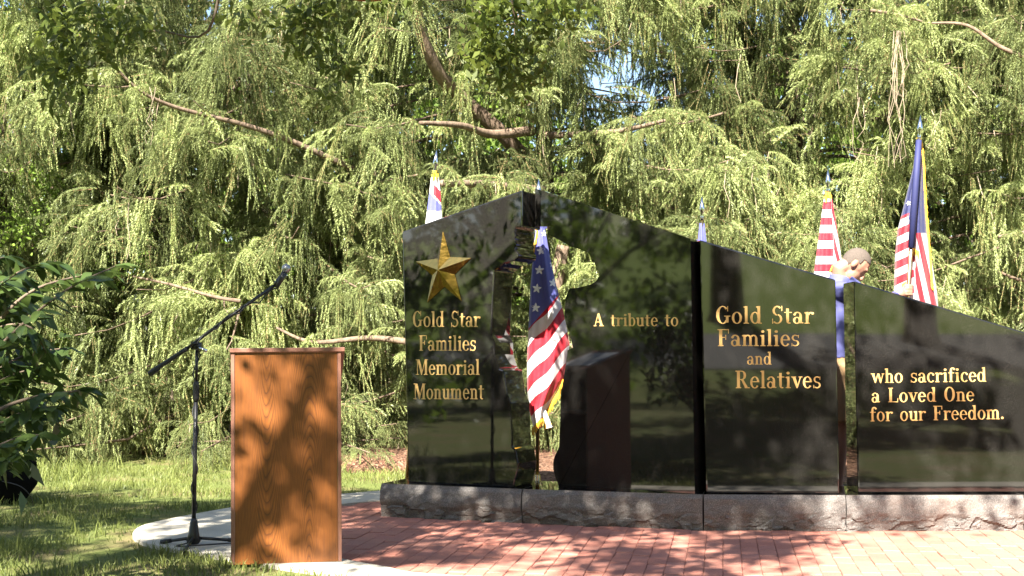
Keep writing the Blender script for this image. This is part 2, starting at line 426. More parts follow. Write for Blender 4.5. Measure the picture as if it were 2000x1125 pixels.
base = empty('monument_base', (1.2, 8.9, 0))
tag(base, 'low rock-faced grey granite base carrying the black slabs above the brick pavement', 'plinth')
def base_block(i):
    a, b = FP[i], FP[i+1]; c, d = BP[i+1], BP[i]; L = (b - a).length; e = (b - a).normalized(); nrm = Vector((e.y, -e.x, 0))
    gap = 0.003; a = a + e * gap; b = b - e * gap
    nu = max(8, int(L / 0.010)); nv = 28; bm = bmesh.new()
    V = []
    for j in range(nv + 1):
        v = j / nv; row = []
        for k in range(nu + 1):
            u = k / nu; s = u * L; z = v * HB; w3 = (s * 1.0 + i * 7.3, z, 0)
            wob = 0.02 * noise.noise((s * 8, z * 12, i + .5))
            dst, cel = noise.voronoi((s * 6.5 + i * 7 + wob * 6, (z + wob) * 15, i * 1.7)); hc = noise.cell(cel[0] * 3.7)
            dst2, cel2 = noise.voronoi((s * 17 + i * 3, z * 34, i * 2.9)); hc2 = noise.cell(cel2[0] * 2.3)
            wz = 1 - sstep(0.075, 0.125, z + 0.05 * noise.noise((s * 3.3 + i * 8, 2.1, 0)))
            p = 0.024 * math.sin(math.pi * min(1, v * 0.9 + 0.05)) ** 0.7
            p += wz * (0.013 * hc - 0.012 + 0.006 * (dst[0] - .3)) + (0.0035 * wz + 0.0012) * hc2
            p += 0.009 * noise.noise((s * 6 + i * 3, z * 9, 0.5)) + 0.004 * noise.noise((s * 19, z * 26, i)) + 0.0015 * noise.noise((s * 60, z * 70, i))
            fade = min(1, (1 - v) * 9)
            row.append(bm.verts.new(a.lerp(b, u) + Vector((0, 0, z)) + nrm * (p * fade - 0.001)))
        V.append(row)
    for j in range(nv):
        for k in range(nu): bm.faces.new((V[j][k], V[j][k+1], V[j+1][k+1], V[j+1][k]))
    cb, db = c - e * gap, d + e * gap
    c0, c1, d0, d1 = (bm.verts.new(cb), bm.verts.new(cb + Vector((0, 0, HB))), bm.verts.new(db), bm.verts.new(db + Vector((0, 0, HB))))
    bm.faces.new([d0] + [V[j][0] for j in range(nv + 1)] + [d1])
    bm.faces.new([V[j][nu] for j in range(nv + 1)][::-1] + [c0, c1][:2])
    bm.faces.new((c0, d0, d1, c1))
    bm.faces.new([V[nv][k] for k in range(nu + 1)] + [c1, d1])
    bmesh.ops.recalc_face_normals(bm, faces=bm.faces[:])
    me = bpy.data.meshes.new('block'); bm.to_mesh(me); bm.free(); me.materials.append(M['rock']); me.materials.append(M['granite'])
    for p in me.polygons:
        if p.normal.z > 0.97 and p.center.z > HB - 0.001: p.material_index = 1
    o = bpy.data.objects.new('block', me); link(o, base); o.matrix_parent_inverse = Matrix.Translation(base.location).inverted()
for i in range(len(FP) - 1): base_block(i)

# ------------------------------------------------------------------ slabs
class Slab:
    def __init__(s, name, A, B, outline, t, label, extra=None):
        """A, B: plan points of the face's bottom line; outline in photo pixels, laid on the vertical face plane"""
        s.A = Vector((A[0], A[1], 0)); s.e = (Vector((B[0], B[1], 0)) - s.A).normalized(); s.n = Vector((s.e.y, -s.e.x, 0))
        pts = [s.uz(*p) for p in outline]
        pts = [(u, HB if z < HB + 0.03 else z) for u, z in pts]
        if extra: pts = extra(pts)
        s.pts = pts
        bm = bmesh.new()
        f0 = [bm.verts.new(s.P(u, z)) for u, z in pts]; f1 = [bm.verts.new(s.P(u, z, -t)) for u, z in pts]
        bm.faces.new(f0); bm.faces.new(f1[::-1])
        for k in range(len(pts)):
            n = (k + 1) % len(pts); bm.faces.new((f0[n], f0[k], f1[k], f1[n]))
        s.root = empty(name, s.P(sum(p[0] for p in pts) / len(pts), HB, -t / 2))
        s.body = obj('slab_body', bm, M['granite'], s.root)
        md = s.body.modifiers.new('edge', 'BEVEL'); md.width = 0.010; md.segments = 2; md.limit_method = 'ANGLE'; md.angle_limit = math.radians(35)
        tag(s.root, label, 'monument slab', 'black granite slabs of the monument')
    def uz(s, px, py):
        d = ray(px, py); c = Vector((0, 0, CH)); n = s.n
        t = (s.A - c).dot(n) / d.dot(n); p = c + d * t
        return (p - s.A).dot(s.e), p.z
    def P(s, u, z, off=0.0): return s.A + s.e * u + s.n * off + Vector((0, 0, z))
def gb(px, py): p = ground(px, py, HB); return (p.x, p.y)
out1 = [(785,452),(1020,371),(1020,443),(1007,443.5),(1005.5,450),(1007.5,461),(1005,468),(1008,476),(1005.5,485),(1012,494),(1012,502),(1003,509.5),(985,514.5),(977,521),(966,528),(963.6,569),(960,644),(959.4,654),(966,669),(966,692),(975,720),(983.5,723),(990,769),(998,788),(999,803),(1001,873),(1007,879),(1011.5,905),(1011,920),(1006,938),(1003,952),(797,942)]
s1 = Slab('granite_slab', gb(797, 942), gb(1003, 952.5), out1, 0.29, 'tall left-hand black slab bearing a gold star above the words Memorial Monument')
out2 = [(1045,368),(1348.5,466),(1357,963),(1090,957),(1092,945),(1084,930),(1080.5,916),(1080.5,903),(1083,892),(1092,873),(1094,820),(1095.6,769),(1100,743),(1106,705),(1108.5,684),(1119,679),(1112,650),(1104,626),(1103,612),(1104,589),(1107,574),(1113,563.5),(1129,562),(1154,555.5),(1165,548),(1170,539.5),(1169.5,531),(1164,522),(1159,507),(1149,494.6),(1129,485.5),(1114,482),(1097,471),(1069,457),(1074,442.5),(1045,442.5)]
s2 = Slab('granite_slab', gb(1048, 949.8), gb(1357, 964.8), out2, 0.27, 'black slab with soldier-shaped cut-out reading A tribute to')
out3 = [(1366,468),(1632,546),(1640,966.5),(1379,963.5)]
s3 = Slab('granite_slab', gb(1379, 963.3), gb(1640, 966), out3, 0.27, 'black slab reading Gold Star Families and Relatives')
out4 = [(1668,548.5),(2000,648),(2200,708),(2206,962.5),(1676,963)]
s4 = Slab('granite_slab', gb(1676, 963.6), gb(2206, 962.6), out4, 0.27, 'lowest black slab reading who sacrificed a Loved One for our Freedom')

# gold star, ten raised facets
tips = [(866,452),(921,504),(902,588),(835,591),(813,511)]; inn = [(880,502),(889,536),(869,560),(845,538),(855,505)]
bm = bmesh.new(); rim = []
for k in range(5): rim += [s1.uz(*tips[k]), s1.uz(*inn[k])]
cu, cz = s1.uz(862, 528)
mid = bm.verts.new(s1.P(cu, cz, 0.05)); rv = [bm.verts.new(s1.P(u, z, 0.006)) for u, z in rim]; rb = [bm.verts.new(s1.P(u, z, -0.004)) for u, z in rim]
for k in range(10):
    n = (k + 1) % 10; bm.faces.new((mid, rv[k], rv[n])); bm.faces.new((rv[k], rb[k], rb[n], rv[n]))
bm.faces.new(rb)
so_ = obj('star_emblem', bm, M['gold'], s1.root); so_["label"] = 'five-pointed polished gold star'

# ------------------------------------------------------------------ carved serif lettering (own glyphs, built from strokes)
def ring(cx, cy, rx, ry, tx, ty, a0=0, a1=360, n=24):
    out = []
    full = abs(a1 - a0) >= 360; n = max(6, int(n * abs(a1 - a0) / 360))
    for k in range(n):
        q = []
        for a in (a0 + (a1 - a0) * k / n, a0 + (a1 - a0) * (k + 1) / n):
            r = math.radians(a); q.append(((cx + rx * math.cos(r), cy + ry * math.sin(r)), (cx + (rx - tx) * math.cos(r), cy + (ry - ty) * math.sin(r))))
        out.append([q[0][0], q[1][0], q[1][1], q[0][1]])
    return out
def rc(x0, x1, y0, y1): return [[(x0, y0), (x1, y0), (x1, y1), (x0, y1)]]
def disc(cx, cy, r, n=12): return [[(cx + r * math.cos(2*math.pi*k/n), cy + r * math.sin(2*math.pi*k/n)) for k in range(n)]]
def pl(*p): return [list(p)]
X = 0.66; S = 0.125; T = 0.05
def srf(x0, x1, y): return rc(x0 - 0.06, x1 + 0.06, y, y + T)
def flagtop(x, y): return pl((x - 0.07, y - 0.05), (x, y - 0.11), (x, y), (x - 0.07, y - 0.03))
def strokes(ch):
    """list of stroke groups; returns (groups, width)"""
    if ch == 'o': return [ring(.25, .33, .24, .345, .115, .05)], .50
    if ch == 'c': return [ring(.25, .33, .24, .345, .12, .05, 52, 318), disc(.385, .53, .06)], .45
    if ch == 'e': return [ring(.24, .33, .23, .345, .11, .05, 5, 325), rc(.09, .46, .34, .39)], .47
    if ch == 'd': return [ring(.23, .33, .22, .345, .11, .05), rc(.35, .35+S, 0, 1), flagtop(.35, 1), rc(.475, .54, 0, T)], .54
    if ch == 'b': return [ring(.28, .33, .22, .345, .11, .05), rc(.06, .06+S, 0, 1), flagtop(.06, 1)], .51
    if ch == 'a': return [ring(.22, .44, .20, .235, .10, .06, -5, 150), rc(.30, .30+S, .02, .45), ring(.19, .185, .18, .20, .10, .05), pl((.42, .0), (.49, .03), (.49, .07), (.42, .07)), disc(.085, .52, .06)], .49
    if ch == 'l': return [rc(.08, .08+S, 0, 1), srf(.08, .08+S, 0), flagtop(.08, 1)], .28
    if ch == 'i': return [rc(.08, .08+S, 0, X), srf(.08, .08+S, 0), flagtop(.08, X), disc(.14, .86, .08)], .28
    if ch in 'hnm':
        H = 1 if ch == 'h' else X
        g = [rc(.07, .07+S, 0, H), srf(.07, .07+S, 0), flagtop(.07, H)]
        for k in range(2 if ch == 'm' else 1):
            x = .195 + k * .275
            g += [ring(x + .09, .44, .185, .235, .105, .075, 0, 140), rc(x + .16, x + .16 + .115, 0, .45), srf(x + .16, x + .275, 0)]
        return g, (.82 if ch == 'm' else .55)
    if ch == 'r': return [rc(.07, .07+S, 0, X), srf(.07, .07+S, 0), flagtop(.07, X), ring(.31, .46, .14, .20, .06, .07, 60, 170), disc(.385, .585, .07)], .43
    if ch == 'u': return [rc(.07, .07+S, .2, X), flagtop(.07, X), ring(.255, .22, .185, .235, .11, .07, 180, 320), rc(.37, .37+S, 0, X), flagtop(.37, X), rc(.495, .55, 0, T)], .55
    if ch == 't': return [rc(.10, .10+S, .15, .86), rc(.01, .36, X-T, X), ring(.23, .16, .13, .17, .11, .055, 180, 310)], .36
    if ch == 'f': return [rc(.10, .10+S, 0, .80), srf(.10, .10+S, 0), rc(.01, .36, X-T, X), ring(.27, .80, .17, .205, .115, .06, 55, 180), disc(.355, .90, .065)], .37
    if ch == 's': return [ring(.205, .49, .175, .185, .085, .06, 40, 265), ring(.195, .175, .185, .185, .085, .06, -140, 85), rc(.33, .365, .48, .66), rc(.02, .055, 0, .18)], .41
    if ch == 'v': return [pl((.02, X), (.17, X), (.32, .12), (.26, 0), (.23, 0)), pl((.25, .02), (.29, 0), (.47, X), (.42, X)), rc(-.03, .22, X-T*.8, X), rc(.34, .53, X-T*.8, X)], .50
    if ch == 'w': return [pl((.02, X), (.16, X), (.29, .12), (.25, 0), (.21, 0)), pl((.22, .02), (.26, 0), (.42, X), (.37, X)), pl((.36, X), (.48, X), (.60, .12), (.56, 0), (.52, 0)), pl((.53, .02), (.57, 0), (.73, X), (.68, X)), rc(-.03, .2, X-T*.8, X), rc(.62, .78, X-T*.8, X)], .76
    if ch == '.': return [disc(.12, .075, .08)], .26
    if ch == 'F': return [rc(.09, .09+S*1.2, 0, 1), srf(.09, .24, 0), rc(.02, .56, 1-T, 1), rc(.24, .42, .49, .54), pl((.52, 1), (.56, 1), (.56, .74), (.53, .74)), rc(.39, .43, .38, .66)], .60
    if ch == 'L': return [rc(.09, .09+S*1.2, 0, 1), srf(.09, .24, 1-T), rc(.02, .58, 0, T), pl((.54, 0), (.58, 0), (.60, .28), (.57, .28))], .62
    if ch == 'O': return [ring(.33, .5, .31, .515, .145, .05)], .66
    if ch == 'G': return [ring(.33, .5, .31, .515, .145, .05, 42, 322), rc(.48, .60, .06, .42), rc(.40, .68, .40, .45), rc(.545, .58, .70, 1.0)], .70
    if ch == 'S': return [ring(.27, .735, .22, .28, .10, .07, 35, 262), ring(.26, .265, .235, .28, .10, .07, -142, 82), rc(.46, .50, .72, 1.01), rc(.03, .07, -.01, .28)], .54
    if ch == 'R': return [rc(.09, .09+S*1.2, 0, 1), srf(.09, .24, 0), rc(.02, .36, 1-T, 1), rc(.2, .36, .47, .52), ring(.34, .735, .21, .265, .12, .05, -90, 90), pl((.30, .48), (.42, .48), (.66, 0), (.50, 0)), rc(.48, .72, 0, T)], .70
    if ch == 'A': return [pl((.28, 1), (.38, 1), (.63, 0), (.47, 0), (.29, .82)), pl((.27, .96), (.31, .86), (.11, 0), (.06, 0)), rc(.14, .48, .30, .35), rc(-.01, .19, 0, T), rc(.40, .70, 0, T)], .70
    if ch == 'M': return [rc(.10, .15, 0, 1), rc(.66, .66+S*1.15, 0, 1), pl((.10, 1), (.27, 1), (.50, .18), (.43, 0), (.40, 0)), pl((.42, .04), (.45, 0), (.70, 1), (.66, 1)), rc(.02, .23, 0, T), rc(.59, .87, 0, T), rc(.02, .25, 1-T, 1), rc(.68, .87, 1-T, 1)], .88
    return [], .30
def carve(slab, text, x0, x1, base_y, cap_y, base_y2=None, kern=0.045):
    base_y2 = base_y if base_y2 is None else base_y2
    u0, z0 = slab.uz(x0, base_y); u1, z1 = slab.uz(x1, base_y2); _, zc = slab.uz(x0, cap_y)
    h = zc - z0; adv = []; x = 0.0
    for ch in text:
        if ch == ' ': x += 0.42; continue
        g, w = strokes(ch); adv.append((ch, x, g)); x += w + kern
    x -= kern; sx = (u1 - u0) / x
    for ch, ox, groups in adv:
        bm = bmesh.new(); k = 0
        o0 = slab.P(u0 + ox * sx, z0 + (z1 - z0) * ox / x)
        for g in groups:
            k += 1; hh = 0.0012 + 0.0004 * k
            for poly in g:
                f = [bm.verts.new(o0 + slab.e * (a * sx) + Vector((0, 0, b * h)) + slab.n * hh) for a, b in poly]
                r_ = [bm.verts.new(v.co - slab.n * (hh + 0.001)) for v in f]
                bm.faces.new(f)
                for q in range(len(f)):
                    n = (q + 1) % len(f); bm.faces.new((f[q], r_[q], r_[n], f[n]))
        obj('letter', bm, M['gilt'], slab.root)
carve(s1, 'Gold Star', 806, 938, 638.5, 608); carve(s1, 'Families', 818, 930, 685, 655); carve(s1, 'Memorial', 812, 937, 732, 702); carve(s1, 'Monument', 808, 945, 779.5, 749)
carve(s2, 'A tribute to', 1160, 1325, 637, 612)
carve(s3, 'Gold Star', 1398, 1589, 632, 598); carve(s3, 'Families', 1401, 1562, 676, 643); carve(s3, 'and', 1459, 1507, 712, 687); carve(s3, 'Relatives', 1436, 1604, 758, 724)
carve(s4, 'who sacrificed', 1702, 1926, 748, 720, 745); carve(s4, 'a Loved One', 1702, 1903, 786, 758, 783); carve(s4, 'for our Freedom.', 1699, 1962, 823, 795, 818)

# ------------------------------------------------------------------ lectern
lp = ground(560, 1108); rz = math.atan2(lp.x, lp.y) * -1
lec = empty('lectern', (lp.x, lp.y, 0.022), rz); lec.rotation_euler = (0, math.radians(-0.6), rz)
tag(lec, 'wood-grain laminate lectern standing on the pale path border', 'lectern')
W = 0.292; H = 1.148
def lobj(name, fn, m, bev=0.003, parent=lec):
    bm = bmesh.new(); fn(bm)
    if bev: bevel(bm, bev)
    return obj(name, bm, m, parent, world_coords=False)
lobj('front_panel', lambda b: box(b, -W + 0.021, W - 0.021, 0.004, 0.022, 0, H - 0.022), M['wood'], 0)
for s in (-1, 1):
    def side(b, s=s):
        x0, x1 = (-W, -W + 0.019) if s < 0 else (W - 0.019, W)
        vsx = [(0, 0), (0.42, 0), (0.42, 0.98), (0, H - 0.022)]
        a = [b.verts.new((x0, y, z)) for y, z in vsx]; c = [b.verts.new((x1, y, z)) for y, z in vsx]
        b.faces.new(a); b.faces.new(c[::-1])
        for k in range(4): b.faces.new((a[k], a[(k+1) % 4], c[(k+1) % 4], c[k]))
    lobj('side_panel', side, M['trim'], 0.002)
def lid(b):
    pr = [(-0.012, H - 0.021), (-0.012, H + 0.002), (0.45, 0.985), (0.45, 0.962)]
    a = [b.verts.new((-W - 0.006, y, z)) for y, z in pr]; c = [b.verts.new((W + 0.02, y, z)) for y, z in pr]
    b.faces.new(a); b.faces.new(c[::-1])
    for k in range(4): b.faces.new((a[k], a[(k+1) % 4], c[(k+1) % 4], c[k]))
lobj('slanted_top', lid, M['trim'], 0.003)
lobj('shelf', lambda b: box(b, -W + 0.021, W - 0.021, 0.03, 0.40, 0.62, 0.64), M['trim'])

sl = math.atan2(H + 0.002 - 0.985, 0.462)
pm = lec.matrix_basis @ Matrix.Translation((0, 0.219, (H + 0.002 + 0.985) / 2 + 0.0005)) @ Matrix.Rotation(-sl, 4, 'X')
bm = bmesh.new(); box(bm, -0.235, -0.005, -0.16, 0.16, 0.0, 0.003, pm); box(bm, 0.003, 0.235, -0.165, 0.155, 0.0, 0.0035, pm)
tag(obj('speech_pages', bm, M['white']), 'white paper pages lying open on the slanted lectern top', 'paper')

# ------------------------------------------------------------------ microphone stand, microphone, cable
mp = ground(379, 1072); SY = mp.y
def sp_(x, y): return at(x, y, SY)
stand = empty('microphone_stand', (mp.x, mp.y, 0))
tag(stand, 'black tripod boom microphone stand beside the lectern', 'microphone stand')
def tobj(name, pts, r, m, parent, seg=10, sm=True):
    bm = bmesh.new(); tube(bm, pts, r, seg); return obj(name, bm, m, parent, smooth=sm)
tobj('lower_tube', [sp_(378, 1048), sp_(383, 765)], 0.0125, M['black'], stand)
tobj('height_clutch', [sp_(382.6, 785), sp_(382.7, 777), sp_(383.2, 752), sp_(383.3, 745)], [0.013, 0.018, 0.018, 0.013], M['rubber'], stand)
tobj('upper_tube', [sp_(383, 765), sp_(384.5, 680)], 0.0085, M['black'], stand)
hub = tobj('tripod_hub', [sp_(379, 1012), sp_(378.7, 1020), sp_(378.4, 1040), sp_(378, 1056), sp_(378, 1062)], [0.014, 0.022, 0.030, 0.043, 0.03], M['black'], stand, 14)
for e in ((-0.19, 0.05), (0.225, 0.10), (0.0, -0.24)):
    top = sp_(378, 1050); end = Vector((mp.x + e[0], mp.y + e[1], 0.035 if e[0] else 0.02))
    lg = tobj('leg', [top, end], 0.0095, M['black'], stand)
    d = (end - top).normalized(); tobj('foot', [end - d * 0.05, end, end + d * 0.02], [0.012, 0.014, 0.012], M['rubber'], lg)
tobj('boom_clamp', [at(374, 676, SY - 0.02), at(394, 676, SY - 0.02)], 0.022, M['black'], stand, 12)
tobj('clamp_knob', [at(388, 678, SY - 0.05), at(404, 686, SY - 0.055)], [0.007, 0.011], M['chrome'], stand)
BY = SY - 0.045
tobj('boom_arm', [at(348, 693, BY), at(445, 621, BY), at(538, 556, BY)], 0.0095, M['black'], stand)
tobj('counterweight', [at(291, 731, BY), at(297, 727, BY), at(308, 719, BY), at(312, 716, BY), at(356, 687, BY), at(366, 680, BY)], [0.016, 0.0175, 0.0165, 0.013, 0.0125, 0.013], M['rubber'], stand)
tobj('microphone_clip', [at(536, 557, BY), at(543, 550, BY), at(551, 540, BY)], [0.011, 0.016, 0.017], M['black'], stand)
mic = empty('microphone', at(548, 545, BY)); tag(mic, 'handheld black microphone clipped to the tip of the boom', 'microphone')
tobj('handle', [at(541, 561, BY - .01), at(547, 549, BY - 0.01), at(556, 532, BY - 0.01)], [0.012, 0.0145, 0.019], M['black'], mic, 14)
bm = bmesh.new(); ball(bm, at(559, 524.5, BY - 0.01), 0.027, (1, 1, 1.0)); grl = obj('grille', bm, M['mesh'], mic, smooth=True)
cab = []
for k in range(60):
    t = k / 59; q = at(540 + (372 - 540) * t, 563 + (672 - 563) * t + 3 * math.sin(t * 9), BY)
    cab.append(q + Vector((0.008 * math.cos(t * 26), -0.013 + 0.012 * math.sin(t * 26), 0.014 * math.sin(t * 26))))
for k in range(70):
    t = k / 69; q = sp_(384.3 - 6 * t, 690 + (1045 - 690) * t); a = t * 30
    cab.append(q + Vector((0.017 * math.cos(a), 0.017 * math.sin(a) - 0.004, 0)))
g0 = Vector((mp.x - 0.03, mp.y - 0.05, 0.03))
cab += [g0 + Vector((0.02, -0.03, 0.02)), g0 + Vector((-0.05, -0.05, 0)), g0 + Vector((0.06, -0.06, 0.005)), g0 + Vector((0.22, 0.02, 0.005)), g0 + Vector((0.36, 0.02, 0.005)), g0 + Vector((0.6, 0.12, 0.005))]
bm = bmesh.new(); tube(bm, smooth_pts(cab, 3), 0.0042, 6); cb = obj('microphone_cable', bm, M['rubber'], smooth=True)
tag(cb, 'thin black microphone cable wound round the boom stand', 'cable')

# ------------------------------------------------------------------ black bag in the shrub's shade
bp = ground(15, 985)
bag = empty('black_bag', bp); tag(bag, 'black angular fabric bag on the grass under the leafy shrub', 'bag')
bm = bmesh.new(); YB = bp.y
prof = [(-60, 985), (-70, 930), (-40, 890), (10, 880), (72, 900), (74, 944), (52, 974), (22, 986)]
f = [bm.verts.new(at(x, y, YB - 0.02)) for x, y in prof]; g = [bm.verts.new(at(x * 0.93, y + 2, YB + 0.20)) for x, y in prof]
c0 = bm.verts.new(at(15, 935, YB - 0.09))
for k in range(8):
    n = (k + 1) % 8; bm.faces.new((c0, f[k], f[n])); bm.faces.new((f[k], g[k], g[n], f[n]))
bm.faces.new(g[::-1]); bmesh.ops.bevel(bm, geom=bm.edges[:], offset=0.006, segments=2, affect='EDGES')
obj('bag_body', bm, M['cloth'], bag)
tobj('strap', smooth_pts([at(5, 940, YB - 0.1), at(40, 950, YB - 0.12), at(60, 970, YB - 0.10), at(66, 992, YB - 0.08)], 5), 0.004, M['rubber'], bag, 6)

# ------------------------------------------------------------------ flags on poles behind the slabs
class Flag:
    def __init__(s, label, top, foot, Y, left, right, depth, band, canton, mat, folds=5, seed=0, finial='spear', tassel=True, cloth_back=0.0):
        s.Y = Y + cloth_back; s.left = left; s.right = right; s.depth = depth; s.folds = folds; s.seed = seed
        s.root = empty('flag_on_pole', (foot.x, foot.y, foot.z)); tag(s.root, label, 'flag', 'flags on poles behind the monument')
        ys = [p[1] for p in left]; s.y0, s.y1 = ys[0], ys[-1]
        NJ, NK = 90, 96; verts = []; av = []; bv = []
        for j in range(NJ + 1):
            py = s.y0 + (s.y1 - s.y0) * j / NJ
            for k in range(NK):
                ph = 2 * math.pi * k / NK; px, p = s.surf(py, ph); verts.append(p)
                front = math.sin(ph) >= 0
                av.append(band(px, py, front)); bv.append(canton(px, py, front))
        fc = [(j*NK+k, j*NK+(k+1) % NK, (j+1)*NK+(k+1) % NK, (j+1)*NK+k) for j in range(NJ) for k in range(NK)]
        me = bpy.data.meshes.new('cloth'); me.from_pydata([tuple(v) for v in verts], [], fc); setm(me, mat)
        me.polygons.foreach_set("use_smooth", [True] * len(me.polygons))
        for nm, v in (('band', av), ('canton', bv)):
            a = me.attributes.new(nm, 'FLOAT', 'POINT'); a.data.foreach_set("value", v)
        s.cloth = bpy.data.objects.new('cloth', me); link(s.cloth, s.root); s.cloth.matrix_parent_inverse = Matrix.Translation(s.root.location).inverted()
        d = (top - foot).normalized()
        tobj('pole', [foot, top], 0.0135, M['pole'], s.root, 12)
        if finial == 'spear':
            tobj('finial', [top - d * 0.02, top, top + d * 0.035, top + d * 0.05, top + d * 0.075, top + d * 0.16], [0.017, 0.012, 0.012, 0.022, 0.020, 0.002], M['chrome'], s.root, 12)
        tobj('stand', [Vector((foot.x, foot.y, foot.z - 0.03)), Vector((foot.x, foot.y, foot.z + 0.03)), Vector((foot.x, foot.y, foot.z + 0.05)), Vector((foot.x, foot.y, foot.z + 0.15))], [0.15, 0.14, 0.03, 0.022], M['pole'], s.root, 20)
        if tassel:
            s.fringe([(left[0][0] + 2, s.y0 - 4), (right[0][0] - 2, s.y0 - 6)], 0.045, 9, spread=True); s.fringe([(left[0][0] + 4, s.y0 - 12), (right[0][0] - 4, s.y0 - 11)], 0.035, 6, spread=True)
    def surf(s, py, ph):
        l = interp(py, [p[1] for p in s.left], [p[0] for p in s.left]); r = interp(py, [p[1] for p in s.right], [p[0] for p in s.right])
        c = (l + r) / 2; h = (r - l) / 2; t = (py - s.y0) / (s.y1 - s.y0)
        w = s.depth * (0.15 + 0.85 * min(1, t * 1.6))
        fold = 1 + 0.30 * math.cos(s.folds * ph + s.seed + 1.5 * math.sin(t * 3)) + 0.14 * math.cos((2 * s.folds + 1) * ph + 2 * s.seed)
        px = c + h * math.cos(ph)
        return px, at(px, py, s.Y - w * math.sin(ph) * fold)
    def front(s, px, py, off=0.004):
        l = interp(py, [p[1] for p in s.left], [p[0] for p in s.left]); r = interp(py, [p[1] for p in s.right], [p[0] for p in s.right])
        c = (l + r) / 2; h = (r - l) / 2; q = max(-0.985, min(0.985, (px - c) / h)); _, p = s.surf(py, math.acos(q))
        return p + Vector((0, -off, 0))
    def star(s, px, py, r, rot=0.0, points=5):
        bm = bmesh.new(); N = points * 2; c = bm.verts.new(s.front(px, py)); ring_ = []
        for k in range(N * 2):
            a = rot + math.pi / 2 + math.pi * k / N; m = k % 4
            rr = (1.0, None, 0.42, None)[m]
            if rr is None: rr = 0.5 * math.hypot(1.0 + 0.42 * math.cos(math.pi / points), 0.42 * math.sin(math.pi / points))
            ring_.append(bm.verts.new(s.front(px + r * rr * math.cos(a) * 0.95, py - r * rr * math.sin(a))))
        for k in range(len(ring_)): bm.faces.new((c, ring_[k], ring_[(k+1) % len(ring_)]))
        obj('star', bm, M['star'], s.cloth, world_coords=True)
    def fringe(s, path, length, n, spread=False, dirx=0.0):
        bm = bmesh.new(); pts = smooth_pts([(x, y, 0) for x, y in path], 6); 
        tot = len(pts) - 1
        for k in range(n):
            f = k / max(1, n - 1) * tot; i = min(int(f), tot - 1); q = pts[i].lerp(pts[i+1], f - i)
            l = interp(q.y, [p[1] for p in s.left], [p[0] for p in s.left]); r = interp(q.y, [p[1] for p in s.right], [p[0] for p in s.right])
            if spread or not (l < q.x < r): p = at(q.x, q.y, s.Y - (0.02 if not spread else 0.03 * math.sin(k * 2.3)))
            else: p = s.front(q.x, q.y, 0.008)
            ln = length * R.uniform(0.8, 1.2); dx = dirx * ln + R.uniform(-.15, .15) * ln
            tube(bm, [p + Vector((0, 0, 0.004)), p + Vector((dx * 0.5, -0.004, -ln * 0.5)), p + Vector((dx, 0, -ln))], [0.006, 0.005, 0.0025], 4)
        o = obj('fringe', bm, M['fringe'], s.root)
MZ = 0.12
def foot_at(px, py_any, Y, z): return Vector((at(px, py_any, Y).x, Y, z))
# stars and stripes seen through the cut-out
Y = 9.62
fm = Flag('stars and stripes flag on gold pole seen through the soldier-shaped opening', at(1052, 392, Y), foot_at(1049, 690, Y, MZ), Y,
     [(1047,392),(1046,443),(1041,500),(1036,560),(1032,640),(1029.5,700),(1029.5,760),(1033,800),(1042,836)],
     [(1057,392),(1064,443),(1074,500),(1087,560),(1098,600),(1107,640),(1112.5,675),(1108,705),(1100,742),(1084,772),(1070,798),(1058,836)],
     0.085, lambda x, y, f: (y + 1.12 * (x - 1031) - 650 + 4 * math.sin(x * 0.11)) / 29.0 + 10, lambda x, y, f: 643 - (y + 1.12 * (x - 1031)), M['flag'], 4, 0.6)
for x, y, r in ((1062,456,6.5),(1056.5,489.5,9.5),(1053.5,527.5,10),(1079.5,516,7),(1080,552.5,9),(1048.5,563.5,10),(1046,601,10)): fm.star(x, y, r, R.uniform(-.2, .2))
fm.fringe([(1100,742),(1090,766),(1075,790),(1062,812),(1046,830),(1040,838)], 0.045, 46, dirx=0.1)
fm.fringe([(1050,446),(1048,460),(1045,475),(1043,482)], 0.05, 14, dirx=-.1)
bm = bmesh.new(); tube(bm, smooth_pts([at(1060, 800, Y - .05), at(1066, 815, Y - .05), at(1071, 828, Y - .05), at(1073, 835, Y - 0.05)], 4), [0.02] * 12 + [0.03], 8); obj('hanging_corner', bm, M['star'], fm.cloth, smooth=True)
fm.fringe([(1064,828),(1076,828)], 0.04, 8, spread=True)
# red, white and blue flag whose pole leans out past the left slab
Y = 9.98
tp = at(849, 335, Y); ft = ground(789, 944); ft = Vector((ft.x, 10.25, 0.0)); ft.x = at(790, 935, 10.25).x
fl = Flag('narrow furled flag with white, red and blue bands above the gold-star slab', tp, ft, Y,
     [(842,346),(838,380),(831,435),(826,520),(820,600)], [(857,346),(861,380),(864,430),(868,520),(868,600)],
     0.07, lambda x, y, f: 1.5 if (x > 847 and 362 < y - 1.1 * (x - 850) < 384) else 0.5, lambda x, y, f: 1 if (y - 1.1 * (x - 850)) > 388 and (y + 0.1 * (x - 850)) < 412 else -1, M['flag'], 3, 1.2)
# blue flag tip behind the seam of the middle slabs
Y = 10.0
fb = Flag('small blue flag tip poking above the seam between the two middle slabs', at(1371, 425, Y), foot_at(1369, 690, Y, MZ), Y,
     [(1366,436),(1363,470),(1356,560)], [(1376,436),(1380,470),(1384,560)], 0.06, lambda x, y, f: 0.5, lambda x, y, f: 1, M['flag'], 3, 0.3, tassel=False)
